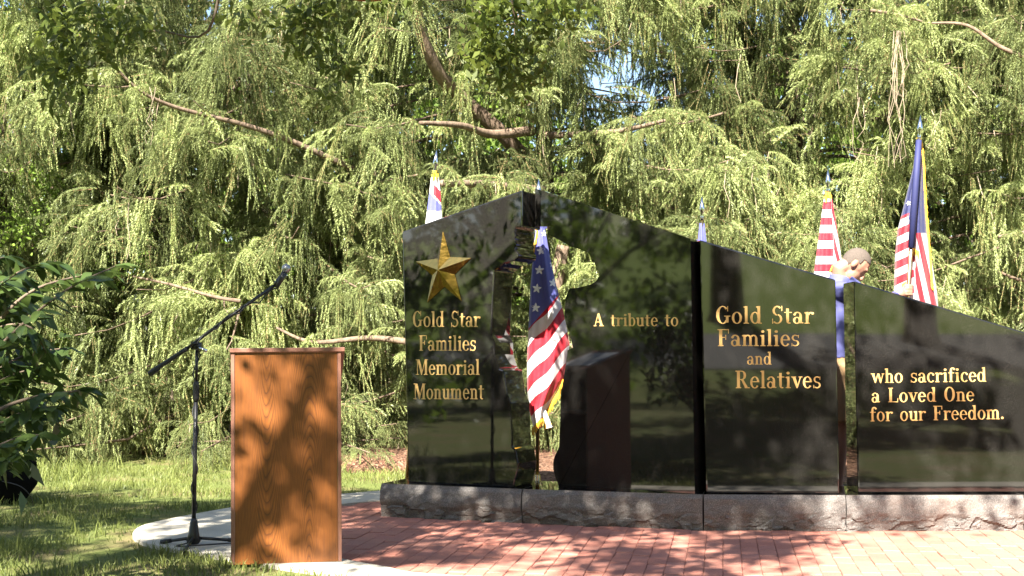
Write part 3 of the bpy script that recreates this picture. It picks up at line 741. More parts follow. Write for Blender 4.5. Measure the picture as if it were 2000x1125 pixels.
# striped flag beside the man
Y = 10.0
fu = Flag('red and white striped flag with gold-trimmed top behind the bowed man', at(1617, 372, Y), foot_at(1612, 690, Y, MZ), Y,
     [(1609,388),(1602,440),(1590,530),(1582,600),(1578,760)], [(1625,388),(1634,440),(1643,500),(1648,540),(1652,600),(1652,760)],
     0.09, lambda x, y, f: ((y - 394) / 15.2 + 1 if x < 1626 + (y - 440) * 0.05 else (x - 1600 - (y - 400) * 0.25) / 7.0 + 10), lambda x, y, f: -1, M['flag'], 3, 2.0)
fu.fringe([(1626,520),(1634,514),(1644,508)], 0.05, 12, dirx=-.4)
# tall flag the man is holding
Y = 9.5
tp = at(1795, 268, Y); d_ = at(1773, 575, Y) - tp; k_ = (MZ - tp.z) / d_.z
fr = Flag('tall stars and stripes flag with navy canton and gold fringe held by the man', tp, tp + d_ * k_, Y,
     [(1790,274),(1783,330),(1768,390),(1753,450),(1748,500),(1746,560),(1744,640),(1742,700)], [(1800,274),(1804,340),(1807,400),(1811,450),(1820,510),(1830,570),(1836,640),(1838,700)],
     0.10, lambda x, y, f: ((y + 0.45 * (x - 1750) - 433) / 15.5 + 10 if x < 1787 else (x - 1787 - (y - 450) * 0.22) / 10.5 + 11),
     lambda x, y, f: (427 - (y + 0.45 * (x - 1750)) if x < 1776 else (482 - y if x < 1788 else 455 - y)), M['flagdark'], 4, 1.0, cloth_back=0.13)
tobj('sleeve', [at(1794.5, 274, 9.49), at(1789, 350, 9.49), at(1780, 484, 9.49)], [.02, .024, .024], m_plain('navy_cloth', (.018, .022, .09), .7), fr.root, 10)
for x, y, r in ((1764,396,5),(1774,397,5),(1767,386,4)): fr.star(x, y, r, 0.2)
fr.fringe([(1799,278),(1804,340),(1807,400),(1811,450),(1816,510),(1819,560)], 0.03, 90, dirx=0.35)
fr.fringe([(1777,484),(1784,486),(1793,492)], 0.05, 12, dirx=.1); fr.fringe([(1762,556),(1768,552)], 0.05, 7, dirx=-.1)

# ------------------------------------------------------------------ man bowed behind the slabs
PY = 9.55
man = empty('person', (2.33, PY, MZ)); tag(man, 'man in a periwinkle shirt bowing his head behind the slabs, gripping a flagpole', 'person')
def body_mesh(name, build, m, vox, parent=man):
    bm = bmesh.new(); build(bm); o = obj(name, bm, m, parent, smooth=True)
    md = o.modifiers.new('skin', 'REMESH'); md.mode = 'VOXEL'; md.voxel_size = vox; md.use_smooth_shade = True
    ms = o.modifiers.new('soft', 'SMOOTH'); ms.factor = 0.5; ms.iterations = 3
    return o
Z = MZ
HC = at(1667, 517, PY); HC.y = PY - 0.02
HR = Matrix.Rotation(math.radians(48), 3, 'Y')      # head pitched forward, facing +x
hd = lambda x, y, z: HC + HR @ Vector((x, y, z))
grip = at(1773, 568, 9.5)
sh_n = Vector((2.345, PY - 0.19, 1.50 + Z)); sh_f = Vector((2.345, PY + 0.19, 1.50 + Z))
el_n = Vector((2.58, PY - 0.24, 1.33 + Z)); wr_n = grip + Vector((-0.085, -0.02, -0.035))
el_f = Vector((2.50, PY + 0.26, 1.26 + Z)); wr_f = Vector((2.70, PY + 0.10, 1.20 + Z))
def build_body(bm):
    ball(bm, hd(0, 0, 0.02), 0.1, (0.99, 0.76, 1.08), HR); ball(bm, hd(0.035, 0, -0.055), 0.1, (0.62, 0.60, 0.72), HR)   # cranium, jaw
    tube(bm, [hd(0.07, 0, 0.03), hd(0.105, 0, -0.015), hd(0.112, 0, -0.035), hd(0.085, 0, -0.045)], [0.012, 0.015, 0.018, 0.014], 8)  # nose
    ball(bm, hd(0.082, 0, 0.03), 0.03, (0.7, 1.8, 0.5), HR); ball(bm, hd(0.082, 0, -0.078), 0.022, (0.8, 1.2, 0.5), HR); ball(bm, hd(0.07, 0, -0.115), 0.026, (1, 1.1, 0.9), HR)
    for s in (-1, 1): ball(bm, hd(-0.012, s * 0.078, -0.012), 0.034, (0.62, 0.42, 1.0), HR, 10, 8)
    tube(bm, [hd(-0.03, 0, -0.02), hd(-0.05, 0, -0.10), Vector((2.36, PY, 1.55 + Z)), Vector((2.34, PY, 1.45 + Z))], [0.058, 0.056, 0.064, 0.085], 14)
    tube(bm, [Vector((2.30, PY, 0.92 + Z)), Vector((2.30, PY, 1.10 + Z)), Vector((2.32, PY, 1.32 + Z)), Vector((2.34, PY, 1.48 + Z))], [0.15, 0.14, 0.15, 0.12], 16)
    for a, b, c in ((sh_n, el_n, wr_n), (sh_f, el_f, wr_f)):
        tube(bm, [a, a.lerp(b, .5), b, b.lerp(c, .4), c], [0.06, 0.052, 0.044, 0.042, 0.03], 12)
    for s in (-1, 1):
        hip = Vector((2.30, PY + s * 0.10, 0.93 + Z)); kn = Vector((2.33, PY + s * 0.11, 0.50 + Z)); an = Vector((2.29, PY + s * 0.11, 0.08 + Z))
        tube(bm, [hip, hip.lerp(kn, .5), kn, kn.lerp(an, .3), an], [0.095, 0.08, 0.056, 0.058, 0.038], 12)
        tube(bm, [an, an + Vector((0.06, 0, -0.045)), an + Vector((0.17, 0, -0.055))], [0.04, 0.04, 0.028], 10)
    # near hand: palm, four curled fingers round the pole, thumb from the side of the palm
    pd = d_.normalized() * -1
    palm = grip + Vector((-0.042, -0.012, -0.012)); tube(bm, [wr_n, wr_n.lerp(palm, .5), palm], [0.028, 0.034, 0.036], 10)
    for k in range(4):
        h = grip + pd * (0.033 - 0.021 * k); ln = (0.98, 1.08, 1.0, 0.85)[k]
        tube(bm, [h + Vector((-0.035, -0.022, 0)), h + Vector((-0.010, -0.034 * ln, 0.004)), h + Vector((0.022, -0.026, 0.003)), h + Vector((0.027, 0.006 * ln, 0)), h + Vector((0.010, 0.022 * ln, -0.003))], [0.0105, 0.0105, 0.010, 0.009, 0.008], 8)
    tube(bm, [palm + Vector((0.0, 0.012, 0.012)), grip + pd * 0.035 + Vector((-0.018, 0.024, 0)), grip + pd * 0.058 + Vector((0.006, 0.022, 0))], [0.014, 0.012, 0.009], 8)
    # far hand hanging
    tube(bm, [wr_f, wr_f + Vector((0.06, -0.02, -0.03)), wr_f + Vector((0.09, -0.03, -0.05))], [0.026, 0.036, 0.03], 10)
    for k in range(4):
        q = wr_f + Vector((0.085, -0.055 + 0.02 * k, -0.045)); tube(bm, [q, q + Vector((0.035, 0, -0.02)), q + Vector((0.05, 0, -0.05)), q + Vector((0.04, 0, -0.075))], [0.0105, 0.010, 0.009, 0.008], 8)
    q = wr_f + Vector((0.05, 0.02, -0.03)); tube(bm, [q, q + Vector((0.03, 0.03, -0.02)), q + Vector((0.06, 0.03, -0.03))], [0.013, 0.011, 0.009], 8)
body_mesh('body', build_body, M['skin'], 0.0065)
def build_shirt(bm):
    tube(bm, [Vector((2.30, PY, 0.99 + Z)), Vector((2.30, PY, 1.10 + Z)), Vector((2.315, PY, 1.32 + Z)), Vector((2.335, PY, 1.47 + Z)), Vector((2.35, PY, 1.53 + Z))], [0.172, 0.168, 0.178, 0.15, 0.085], 18)
    for s in (-1, 1): ball(bm, (2.335, PY + s * 0.13, 1.46 + Z), 0.095, (0.95, 1.1, 0.8))
    for a, b, c in ((sh_n, el_n, wr_n), (sh_f, el_f, wr_f)):
        tube(bm, [a, a.lerp(b, .5), b, b.lerp(c, .45), b.lerp(c, .93)], [0.083, 0.072, 0.062, 0.054, 0.043], 12)
    tube(bm, [Vector((2.345, PY, 1.50 + Z)), Vector((2.365, PY, 1.575 + Z))], [0.088, 0.078], 14)
body_mesh('shirt', build_shirt, M['shirt'], 0.010)
def build_shorts(bm):
    tube(bm, [Vector((2.30, PY, 1.02 + Z)), Vector((2.30, PY, 0.9 + Z)), Vector((2.30, PY, 0.84 + Z))], [0.163, 0.172, 0.14], 18)
    for s in (-1, 1):
        hip = Vector((2.30, PY + s * 0.09, 0.93 + Z)); kn = Vector((2.33, PY + s * 0.115, 0.53 + Z))
        tube(bm, [hip, hip.lerp(kn, .5), kn], [0.115, 0.108, 0.098], 14)
body_mesh('shorts', build_shorts, M['shorts'], 0.011)
def build_hair(bm):
    ball(bm, hd(-0.002, 0, 0.021), 0.1, (1.005, 0.785, 1.095), HR, 96, 72)
    inv = HR.inverted(); cut = []
    for v in bm.verts:
        q = inv @ (v.co - HC)
        line = 0.055 + 0.25 * max(0, q.x) if q.x > 0.02 else (0.015 if q.x > -0.03 else -0.075)
        if q.z < line or q.x > 0.075: cut.append(v)
    bmesh.ops.delete(bm, geom=cut, context='VERTS')
bm = bmesh.new(); build_hair(bm); hr = obj('hair', bm, M['hair'], man, smooth=True)
sd = hr.modifiers.new('thick', 'SOLIDIFY'); sd.thickness = 0.004; sd.offset = -1
for s in (-1, 1):
    q = Vector((2.29, PY + s * 0.11, Z)); bm = bmesh.new(); tube(bm, [q + Vector((-0.06, 0, 0.045)), q + Vector((0.05, 0, 0.045)), q + Vector((0.14, 0, 0.035)), q + Vector((0.2, 0, 0.03))], [0.042, 0.047, 0.045, 0.03], 12)
    obj('shoe', bm, M['shoe'], man, smooth=True)

# ------------------------------------------------------------------ vegetation
def unit(a): return a / np.maximum(1e-9, np.linalg.norm(a, axis=-1, keepdims=True))
def needles(P, D, L, g, K, nl, nw, tone):
    """brush-like shoots: start P, direction D, length L, droop g -> needle triangles"""
    n = len(P); T = (np.arange(K)[None] + RNG.random((n, K))) / K
    down = np.array([0, 0, -1.0]); L_ = L[:, None, None]; g_ = g[:, None, None]; T_ = T[..., None]
    pos = P[:, None] + L_ * (D[:, None] * (T_ - 0.5 * g_ * T_ ** 2) + down * (0.7 * g_ * T_ ** 2))
    tan = unit(D[:, None] * (1 - g_ * T_) + down * (1.4 * g_ * T_))
    r = RNG.normal(size=(n, K, 3)); rad = unit(r - (r * tan).sum(-1, keepdims=True) * tan)
    nd = unit(tan * 0.85 + rad)
    ln = nl * (1 - 0.45 * T ** 4) * RNG.uniform(0.75, 1.2, (n, K))
    side = np.cross(tan, rad) * (nw / 2)
    tri = np.stack([pos - side, pos + side, pos + nd * ln[..., None]], axis=2).reshape(-1, 3, 3)
    tw = []
    for a, b in ((0, .5), (.5, 1.0)):
        A = P + L[:, None] * (D * (a - .5 * g[:, None] * a * a) + down * .7 * g[:, None] * a * a)
        B = P + L[:, None] * (D * (b - .5 * g[:, None] * b * b) + down * .7 * g[:, None] * b * b)
        s = unit(np.cross(B - A, np.array([0.3, 1.0, 0.1]))) * 0.0016
        tw.append(np.stack([A - s, A + s, B + s * .6, B - s * .6], 1)[::2])
    return tri, np.repeat(tone, K), np.concatenate(tw)
def vnoise(P, sc, seed):
    return np.array([noise.noise((p[0] * sc + seed, p[1] * sc, p[2] * sc)) for p in P])
def frond(kind, seed):
    """one drooping spray: several brush-like shoots on a thin twig (template, about 0.5 m)"""
    r = random.Random(seed); P, D, L, G = [], [], [], []
    if kind == 'curtain':
        for k in range(r.choice((3, 4, 4, 5))):
            x = r.uniform(-.075, .075); y = r.uniform(-.04, .03); ln = r.uniform(.34, .68)
            P.append((x, y, r.uniform(-.02, .04))); d = Vector((r.gauss(0, .07), r.gauss(-.05, .06), -1)).normalized(); D.append(d); L.append(ln); G.append(.08)
            base_ = Vector((x, y, 0))
            for j in range(r.choice((1, 1, 2))):
                t = r.uniform(.1, .75); P.append(tuple(base_ + d * ln * t)); D.append(Vector((r.choice((-1, 1)) * r.uniform(.3, .7), r.uniform(-.5, .15), -.9)).normalized()); L.append(r.uniform(.08, .17)); G.append(.3)
    else:
        ax = Vector((r.uniform(-.15, .15), -1, r.uniform(-.25, .25))).normalized(); ln = r.uniform(.38, .55); g = r.uniform(.35, .6)
        P.append((0, 0, 0)); D.append(ax); L.append(ln); G.append(g); n = r.choice((9, 10, 11))
        for j in range(n):
            t = .08 + .84 * j / n; sgn = 1 if j % 2 else -1; p = ln * (ax * (t - .5 * g * t * t) + Vector((0, 0, -.7 * g * t * t)))
            P.append(tuple(p)); D.append(Vector((sgn * r.uniform(.6, .95), -.55, r.uniform(-.75, -.15))).normalized()); L.append(r.uniform(.10, .22) * (1 - .45 * t)); G.append(r.uniform(.4, .8))
    P = np.array(P, float); D = np.array([tuple(d) for d in D]); L = np.array(L); G = np.array(G)
    tris = []
    for lo, hi, K in ((0, .13, 34), (.13, .25, 60), (.25, 1, 150)):
        m = (L >= lo) & (L < hi)
        if m.any(): tris.append(needles(P[m], D[m], L[m], G[m], K, .026, .0072, np.zeros(m.sum()))[0])
    tri = np.concatenate(tris); tw = needles(P, D, L, G, 2, .01, .01, np.zeros(len(P)))[2]
    me = bpy.data.meshes.new('spruce_frond'); V = np.concatenate([tri.reshape(-1, 3), tw.reshape(-1, 3)])
    nt = len(tri); nq = len(tw); F_ = [(3*k, 3*k+1, 3*k+2) for k in range(nt)] + [(3*nt+4*k, 3*nt+4*k+1, 3*nt+4*k+2, 3*nt+4*k+3) for k in range(nq)]
    me.from_pydata(V.tolist(), [], F_); me.materials.append(M['needle']); me.materials.append(M['twig'])
    me.polygons.foreach_set('material_index', [0] * nt + [1] * nq)
    return bpy.data.objects.new('spruce_frond', me)
FRONDS = [frond('curtain', 300 + k) for k in range(7)] + [frond('spray', 320 + k) for k in range(5)]
def scatter_group(objs):
    ng = bpy.data.node_groups.new('foliage_scatter', 'GeometryNodeTree')
    ng.interface.new_socket('Geometry', in_out='INPUT', socket_type='NodeSocketGeometry'); ng.interface.new_socket('Geometry', in_out='OUTPUT', socket_type='NodeSocketGeometry')
    n = ng.nodes; l = ng.links; gi = n.new('NodeGroupInput'); go = n.new('NodeGroupOutput'); ip = n.new('GeometryNodeInstanceOnPoints'); g2 = n.new('GeometryNodeGeometryToInstance')
    for o in objs:
        oi = n.new('GeometryNodeObjectInfo'); oi.inputs['Object'].default_value = o; l.new(oi.outputs['Geometry'], g2.inputs[0])
    def na(name, t):
        a = n.new('GeometryNodeInputNamedAttribute'); a.data_type = t; a.inputs[0].default_value = name; return a.outputs[0]
    l.new(gi.outputs[0], ip.inputs['Points']); l.new(g2.outputs[0], ip.inputs['Instance']); ip.inputs['Pick Instance'].default_value = True
    l.new(na('pick', 'INT'), ip.inputs['Instance Index']); l.new(na('rot', 'FLOAT_VECTOR'), ip.inputs['Rotation']); l.new(na('size', 'FLOAT'), ip.inputs['Scale'])
    l.new(ip.outputs[0], go.inputs[0]); return ng
SCATTER = scatter_group(FRONDS)
def crown_points(P, rot, size, pick, tone, root):
    me = bpy.data.meshes.new('crown'); me.vertices.add(len(P)); me.vertices.foreach_set('co', np.ascontiguousarray(P, np.float32).ravel())
    a = me.attributes.new('rot', 'FLOAT_VECTOR', 'POINT'); a.data.foreach_set('vector', np.ascontiguousarray(rot, np.float32).ravel())
    for nm, v, t in (('size', size, 'FLOAT'), ('tone', tone, 'FLOAT'), ('pick', pick, 'INT')):
        a = me.attributes.new(nm, t, 'POINT'); a.data.foreach_set('value', np.ascontiguousarray(v, np.int32 if t == 'INT' else np.float32))
    o = bpy.data.objects.new('crown', me); link(o, root); o.matrix_parent_inverse = Matrix.Translation(root.location).inverted()
    md = o.modifiers.new('fronds', 'NODES'); md.node_group = SCATTER; o["kind"] = 'stuff'; return o
THIN = [(930, 250, 120, 100), (1075, 300, 75, 75), (50, 320, 90, 100), (1640, 300, 75, 60), (1720, 190, 40, 80), (840, 60, 60, 80)]
SKYGAP = [(1200, 165, 62, 55), (1300, 105, 40, 50), (1262, 215, 58, 38), (1150, 95, 32, 38), (1235, 90, 30, 40), (1390, 60, 26, 26)]
def spruce(label, X0, Y0, R0, seed, target, hmax=10.5, hlo=0.3, rt=0.2, back_keep=0.12, extra_limbs=()):
    r = random.Random(seed); rn = np.random.default_rng(seed)
    root = empty('spruce_tree', (X0, Y0, 0.05)); tag(root, label, 'tree', 'spruces behind the monument')
    bm = bmesh.new(); tr = [(X0 + 0.08 * math.sin(k * 0.9 + seed), Y0 + 0.06 * math.cos(k * 1.3), k * hmax / 10) for k in range(11)]
    tube(bm, tr, [rt * (1.25 if k == 0 else 1) * (1 - k / 11.5) for k in range(11)], 12); obj('trunk', bm, M['sbark'], root, smooth=True)
    lb = bmesh.new(); SP, SD, SL, SG = [], [], [], []
    h = hlo
    while h < hmax - 1:
        nb = 7
        for k in range(nb):
            az = 2 * math.pi * (k + r.random()) / nb + h * 2.1
            dr = Vector((math.cos(az), math.sin(az), 0))
            if dr.y > 0.3 and r.random() > back_keep: continue
            Lb = R0 * (1 - 0.6 * max(0, h - 1) / hmax) * r.uniform(0.65, 1.08); up = r.uniform(-0.1, 0.22)
            z0 = h + r.uniform(-.1, .1); bend = r.uniform(-.25, .25)
            perp = Vector((-dr.y, dr.x, 0))
            def bpos(s, Lb=Lb, dr=dr, z0=z0, up=up, bend=bend, perp=perp):
                zz = z0 + Lb * (up * s - (0.42 + up) * s * s + 0.26 * s ** 4)
                p = Vector((X0, Y0, 0)) + dr * Lb * s + perp * (bend * Lb * s * s) ; p.z = max(0.22, zz); return p
            tube(lb, [bpos(q / 7) for q in range(8)], [max(.005, 0.030 * Lb / 4 * (1 - q / 7.6)) for q in range(8)], 6)
            s = 0.22; sd = 1
            while s < 1.0:
                sd = -sd; b0 = bpos(s); l2 = (0.75 * (1 - s) + 0.22) * r.uniform(0.6, 1.15)
                d2 = (perp * sd * r.uniform(.6, 1) + dr * r.uniform(.3, .8) + Vector((0, 0, r.uniform(-.15, .2)))).normalized()
                q = 0.1
                while q < 1.0:
                    p = b0 + d2 * (l2 * q) + Vector((0, 0, -0.28 * l2 * q * q))
                    SP.append(p); SD.append(math.atan2(d2.x, -d2.y)); SL.append(1 if (q > .8 and r.random() < .8) or r.random() < .12 else 0); q += 0.088 / l2
                s += 0.105 / Lb * r.uniform(.8, 1.2)
            for q in range(3):
                SP.append(bpos(1 - .05 * q)); SD.append(math.atan2(dr.x, -dr.y) + r.uniform(-.6, .6)); SL.append(1)
        h += 0.30
    for pts in extra_limbs:
        xb = bmesh.new(); tube(xb, smooth_pts(pts[0], 6), list(np.linspace(pts[1], pts[2], (len(pts[0]) - 1) * 6 + 1)), 8); obj('limb', xb, M['sbark'], root, smooth=True)
        for q in smooth_pts(pts[0], 14):
            if r.random() < .38: SP.append(q + Vector((r.gauss(0, .04), r.gauss(-.03, .05), r.gauss(0, .02)))); SD.append(r.uniform(-1.2, 1.2)); SL.append(0 if r.random() < .7 else 1)
    obj('limbs', lb, M['sbark'], root, smooth=True)["kind"] = 'stuff'
    P = np.array(SP, float).reshape(-1, 3); AZ = np.array(SD); KIND = np.array(SL)
    px, py = project(P)
    ins = (px > -220) & (px < 2220) & (py > -200) & (P[:, 1] > 3)
    keep = (ins & ((P[:, 1] < Y0 - 0.3) | (rn.random(len(P)) < 0.4))) | (~ins & (rn.random(len(P)) < 0.10))
    for cx, cy, ax, ay in SKYGAP:
        e = ((px - cx) / ax) ** 2 + ((py + 30 - cy) / ay) ** 2
        keep &= (e > 1) | (rn.random(len(P)) < 0.04)
    for cx, cy, ax, ay in THIN:
        e = ((px - cx) / ax) ** 2 + ((py + 30 - cy) / ay) ** 2
        keep &= (e > 1) | (rn.random(len(P)) < 0.4)
    idx = np.nonzero(keep)[0]
    cl = vnoise(P[idx] * np.array([1.5, 1.0, .8]), 1.35, seed * 3.1); idx = idx[(cl > 0.02) | (rn.random(len(idx)) < 0.13)]
    if len(idx) > target: idx = rn.choice(idx, target, replace=False)
    P, AZ, KIND = P[idx], AZ[idx], KIND[idx]; n = len(P)
    tone = np.clip(0.52 + 1.1 * vnoise(P, 0.8, seed) + rn.normal(0, .18, n), 0, 1)
    P = P + np.stack([rn.normal(0, .05, n), rn.normal(0, .07, n), rn.normal(0, .10, n)], 1) * (P[:, 2:3] > .7)
    rot = np.stack([rn.normal(0, .20, n) - .35 * (KIND == 1) * rn.random(n), rn.normal(0, .20, n), AZ + rn.normal(0, .5, n)], 1)
    size = np.minimum(rn.uniform(.7, 1.25, n) * np.where(KIND == 1, 1.0, rn.uniform(.9, 1.3, n)), np.maximum(.25, P[:, 2] / .55))
    pick = np.where(KIND == 1, rn.integers(7, 12, n), rn.integers(0, 7, n))
    crown_points(P, rot, size, pick, tone, root)
    # bare hanging twigs
    bm = bmesh.new(); sel = rn.choice(len(P), min(160, len(P)), replace=False)
    for i in sel:
        p = Vector(P[i]); ln = r.uniform(.15, .6); q = [p]
        for k in range(3): q.append(q[-1] + Vector((r.gauss(0, .035), r.gauss(-.02, .03), -ln / 3)))
        tube(bm, q, [0.0045, 0.004, 0.003, 0.002], 4, cap=False)
    obj('bare_twigs', bm, M['dead'], root)["kind"] = 'stuff'
    return root
def pxp(l, Y, Y2=None):
    Y2 = Y if Y2 is None else Y2; n = len(l) - 1
    return [at(x, y, Y + (Y2 - Y) * k / n) for k, (x, y) in enumerate(l)]
spruce('weeping spruce with reddish trunk rising behind the peak of the monument', at(1052, 300, 16.2).x, 16.2, 4.3, 5, 7600, rt=0.15,
       extra_limbs=[(pxp([(1048, 345), (990, 270), (900, 190), (850, 130), (815, 30), (812, -60)], 15.2, 13.2), 0.10, 0.05), (pxp([(1060, 265), (1130, 262), (1215, 255), (1300, 235)], 14.6, 13.2), 0.045, 0.016),
                    (pxp([(1040, 255), (960, 262), (900, 245), (820, 240)], 14.6, 13.2), 0.06, 0.02), (pxp([(1060, 372), (1000, 366), (940, 360), (862, 358)], 14.2, 12.8), 0.05, 0.035), (pxp([(1060, 640), (1085, 560), (1100, 480)], 14.5), 0.10, 0.07)])
spruce('weeping spruce with a long bare bough above the lectern', at(500, 300, 16.6).x, 16.6, 4.4, 8, 7600, rt=0.17,
       extra_limbs=[(pxp([(690, 330), (620, 298), (550, 268), (470, 242), (400, 225), (330, 205), (270, 175), (215, 120), (190, 80)], 14.4, 12.3), 0.036, 0.010), (pxp([(800, 668), (720, 660), (610, 668), (540, 640)], 13.3), 0.035, 0.012), (pxp([(470, 588), (420, 580), (330, 555), (260, 540)], 13.4), 0.022, 0.01)])
spruce('bright weeping spruce behind the striped flag and the bowed man', at(1560, 300, 16.4).x, 16.4, 4.4, 13, 7600, rt=0.17,
       extra_limbs=[(pxp([(1700, 20), (1760, 30), (1810, 45)], 12.6), 0.018, 0.008)])
spruce('spruce reaching in beside the tall held flag at the edge of the bed', at(2130, 300, 14.6).x, 14.6, 3.6, 21, 4000, rt=0.16,
       extra_limbs=[(pxp([(2060, 440), (2000, 455), (1950, 462)], 12.4), 0.03, 0.014), (pxp([(2060, 130), (1960, 95), (1890, 50), (1820, 45)], 11.8), 0.026, 0.01), (pxp([(2080, 545), (2000, 548), (1950, 530)], 12.6), 0.025, 0.01)])
spruce('spruce standing over the leafy shrub beyond the grass', at(-40, 300, 15.8).x, 15.8, 3.7, 34, 4000, rt=0.17)
# long bare strands hanging in the right-hand spruces
bm = bmesh.new()
for x0, y0, y1, n in ((1752, 60, 330, 7), (1755, 60, 200, 4), (1670, 190, 320, 2), (1818, 215, 300, 2), (300, 170, 280, 2)):
    for k in range(n):
        x = x0 + R.uniform(-14, 14); q = []
        for j in range(9):
            t = j / 8; q.append(at(x + R.gauss(0, 5) * t + 7 * math.sin(t * 5 + k * 1.7), y0 + (y1 - y0) * t * R.uniform(.9, 1.05), 12.25 + 0.1 * R.random()))
        tube(bm, q, [0.0032 - 0.0002 * j for j in range(9)], 4, cap=False)
ht = obj('hanging_twigs', bm, M['dead']); tag(ht, 'long bare pale twigs dangling in front of the spruce needles', 'twigs', kind='stuff')

def leafquads(P, ln, wd, tone, droop=0.35):
    n = len(P); D = RNG.normal(size=(n, 3)); D[:, 2] -= droop * 1.5; D = unit(D)
    U = RNG.normal(size=(n, 3)); U[:, 2] += 1.2; S_ = unit(np.cross(D, U)); N_ = np.cross(S_, D)
    l = (ln * RNG.uniform(.7, 1.25, n))[:, None]; w = (wd * RNG.uniform(.8, 1.2, n))[:, None]
    a = P; b = P + D * l * .42 + S_ * w * .5 + N_ * w * .12; c = P + D * l - N_ * l * .12; d = P + D * l * .42 - S_ * w * .5 + N_ * w * .12
    return np.stack([a, b, c, d], 1), tone
def cluster_leaves(centres, radii, per, ln, wd, squash=0.7):
    P = []; T_ = []
    for c, rr in zip(centres, radii):
        q = RNG.normal(size=(per, 3)) * rr * np.array([.55, .55, .55 * squash]) + np.array(c); P.append(q)
        T_.append(np.full(per, RNG.uniform(.1, .9)) + RNG.normal(0, .12, per))
    P = np.concatenate(P); return leafquads(P, ln, wd, np.clip(np.concatenate(T_), 0, 1))
def broad_tree(label, x, y, z0, height, rad, ncl, per, leaf, seed, mat='broad', group='trees beyond the spruces', trunk_r=0.2, low=0.25, shape=1.0, cat='tree', name='leafy_tree'):
    r = random.Random(seed); root = empty(name, (x, y, z0)); tag(root, label, cat, group)
    bm = bmesh.new(); lean = (r.uniform(-.3, .3), r.uniform(-.3, .3))
    tp = [(x + lean[0] * t, y + lean[1] * t, z0 - 0.1 + (height * .85 + .1) * t) for t in (0, .04, .2, .4, .6, .8, 1)]
    tube(bm, tp, [trunk_r * f for f in (1.5, 1.15, 1, .85, .6, .35, .1)], 10); obj('trunk', bm, M['dbark'], root, smooth=True)
    cs, rs = [], []; bm = bmesh.new()
    while len(cs) < ncl:
        u = r.random(); zz = z0 + height * (low + (1 - low) * u); prof = math.sin(math.pi * min(1, (0.18 + 0.82 * u) ** shape)) ** .6
        a = r.random() * 6.283; q = math.sqrt(r.random()) * rad * prof
        c = Vector((x + q * math.cos(a), y + q * math.sin(a), zz)); cs.append(c); rs.append(r.uniform(.5, 1.1) * rad * .28)
        if len(cs) % 4 == 0:
            t = Vector((x, y, z0 + (zz - z0) * .6)); tube(bm, [t, t.lerp(c, .5) + Vector((0, 0, .2)), c], [trunk_r * .3, trunk_r * .2, .01], 5)
    obj('limbs', bm, M['dbark'], root, smooth=True)["kind"] = 'stuff'
    q, tn = cluster_leaves(cs, rs, per, leaf, leaf * .55)
    o = raw('crown', q, 4, M[mat], root, {'tone': tn}); o["kind"] = 'stuff'
    return root
# sunlit trees seen through the gaps, leaving an opening of sky above the monument's right shoulder
for k, (px, Y, hgt, rad) in enumerate([(-120, 24, 9, 4.2), (330, 26, 10, 4.2), (760, 27, 10, 4.0), (1010, 31, 7, 3.6), (1290, 30, 4.6, 4.0), (1600, 27, 10, 4.0), (1980, 25, 10, 4.4), (2400, 24, 9, 4.2)]):
    broad_tree(['broad leafy tree far behind the leafy shrub', 'leafy tree glimpsed behind the long bare bough', 'leafy tree glimpsed behind the dark curved limb', 'leafy tree glimpsed behind the reddish trunk', 'low leafy tree beneath the opening of sky', 'leafy tree glimpsed behind the bright spruce', 'leafy tree glimpsed behind the tall held flag', 'leafy tree beyond the far end of the lowest slab'][k],
               at(px, 600, Y).x, Y, 0, hgt, rad, 60, 150, 0.16, 40 + k)
broad_tree('bright feathery evergreen glowing behind the grass and shrub', at(-10, 400, 14.8).x, 14.8, 0, 5.2, 1.2, 90, 260, 0.055, 61, 'thuja', None, 0.1, 0.05, 1.0, 'tree', 'evergreen_tree')

wd_ = np.random.default_rng(77); n_ = 36000
wx = wd_.uniform(-26, 26, n_); wy = 33 + wd_.normal(0, 1.0, n_); wtop = np.where((wx > 0.4) & (wx < 5.6), 5.4, 9.0) + 1.2 * vnoise(np.stack([wx, 0 * wx, 0 * wx], 1), .35, 5)
wz = wtop * wd_.random(n_) ** .9
q_, t_ = leafquads(np.stack([wx, wy, wz], 1), .42, .26, np.clip(.4 + .8 * vnoise(np.stack([wx, wz, wy], 1), .5, 2), 0, 1))
tag(raw('woodland', q_, 4, M['broad'], None, {'tone': t_}), 'distant green thicket closing the view behind the spruces', 'woodland', kind='stuff')

# overhead deciduous tree: trunk behind the viewer's left, boughs over the patio (throws the dappled shade)
ov = empty('overhanging_tree', (-4.6, 0.6, 0)); tag(ov, 'broadleaf tree whose dark leafy boughs hang into the top of the view', 'tree')
bm = bmesh.new(); tube(bm, [(-4.6, .6, -.1), (-4.6, .6, .2), (-4.55, .65, 2), (-4.4, .9, 4), (-4.2, 1.2, 6), (-4.0, 1.5, 9)], [.36, .27, .22, .19, .15, .05], 14); obj('trunk', bm, M['dbark'], ov, smooth=True)
def limb(pts, r0, r1, m=None):
    b_ = bmesh.new() if m is None else m; q = smooth_pts(pts, 6); tube(b_, q, [r1 + (r0 - r1) * (1 - k / (len(q) - 1)) ** 2.2 for k in range(len(q))], 8)
    if m is None: obj('limb', b_, M['dbark'], ov, smooth=True)
limb([(-4.45, .8, 3.6), (-3.4, 2.6, 4.9), (-2.2, 5, 5.0), (-1.6, 7.0, 4.3), at(420, 30, 7.6), at(300, 60, 7.7), at(190, 75, 7.7)], .06, .004)
limb([(-4.4, .9, 4.2), (-2.6, 2.4, 5.6), (-1.0, 4.6, 5.6), (-.4, 6.6, 4.4), at(1000, 0, 7.7), at(985, 100, 7.8)], .06, .005)
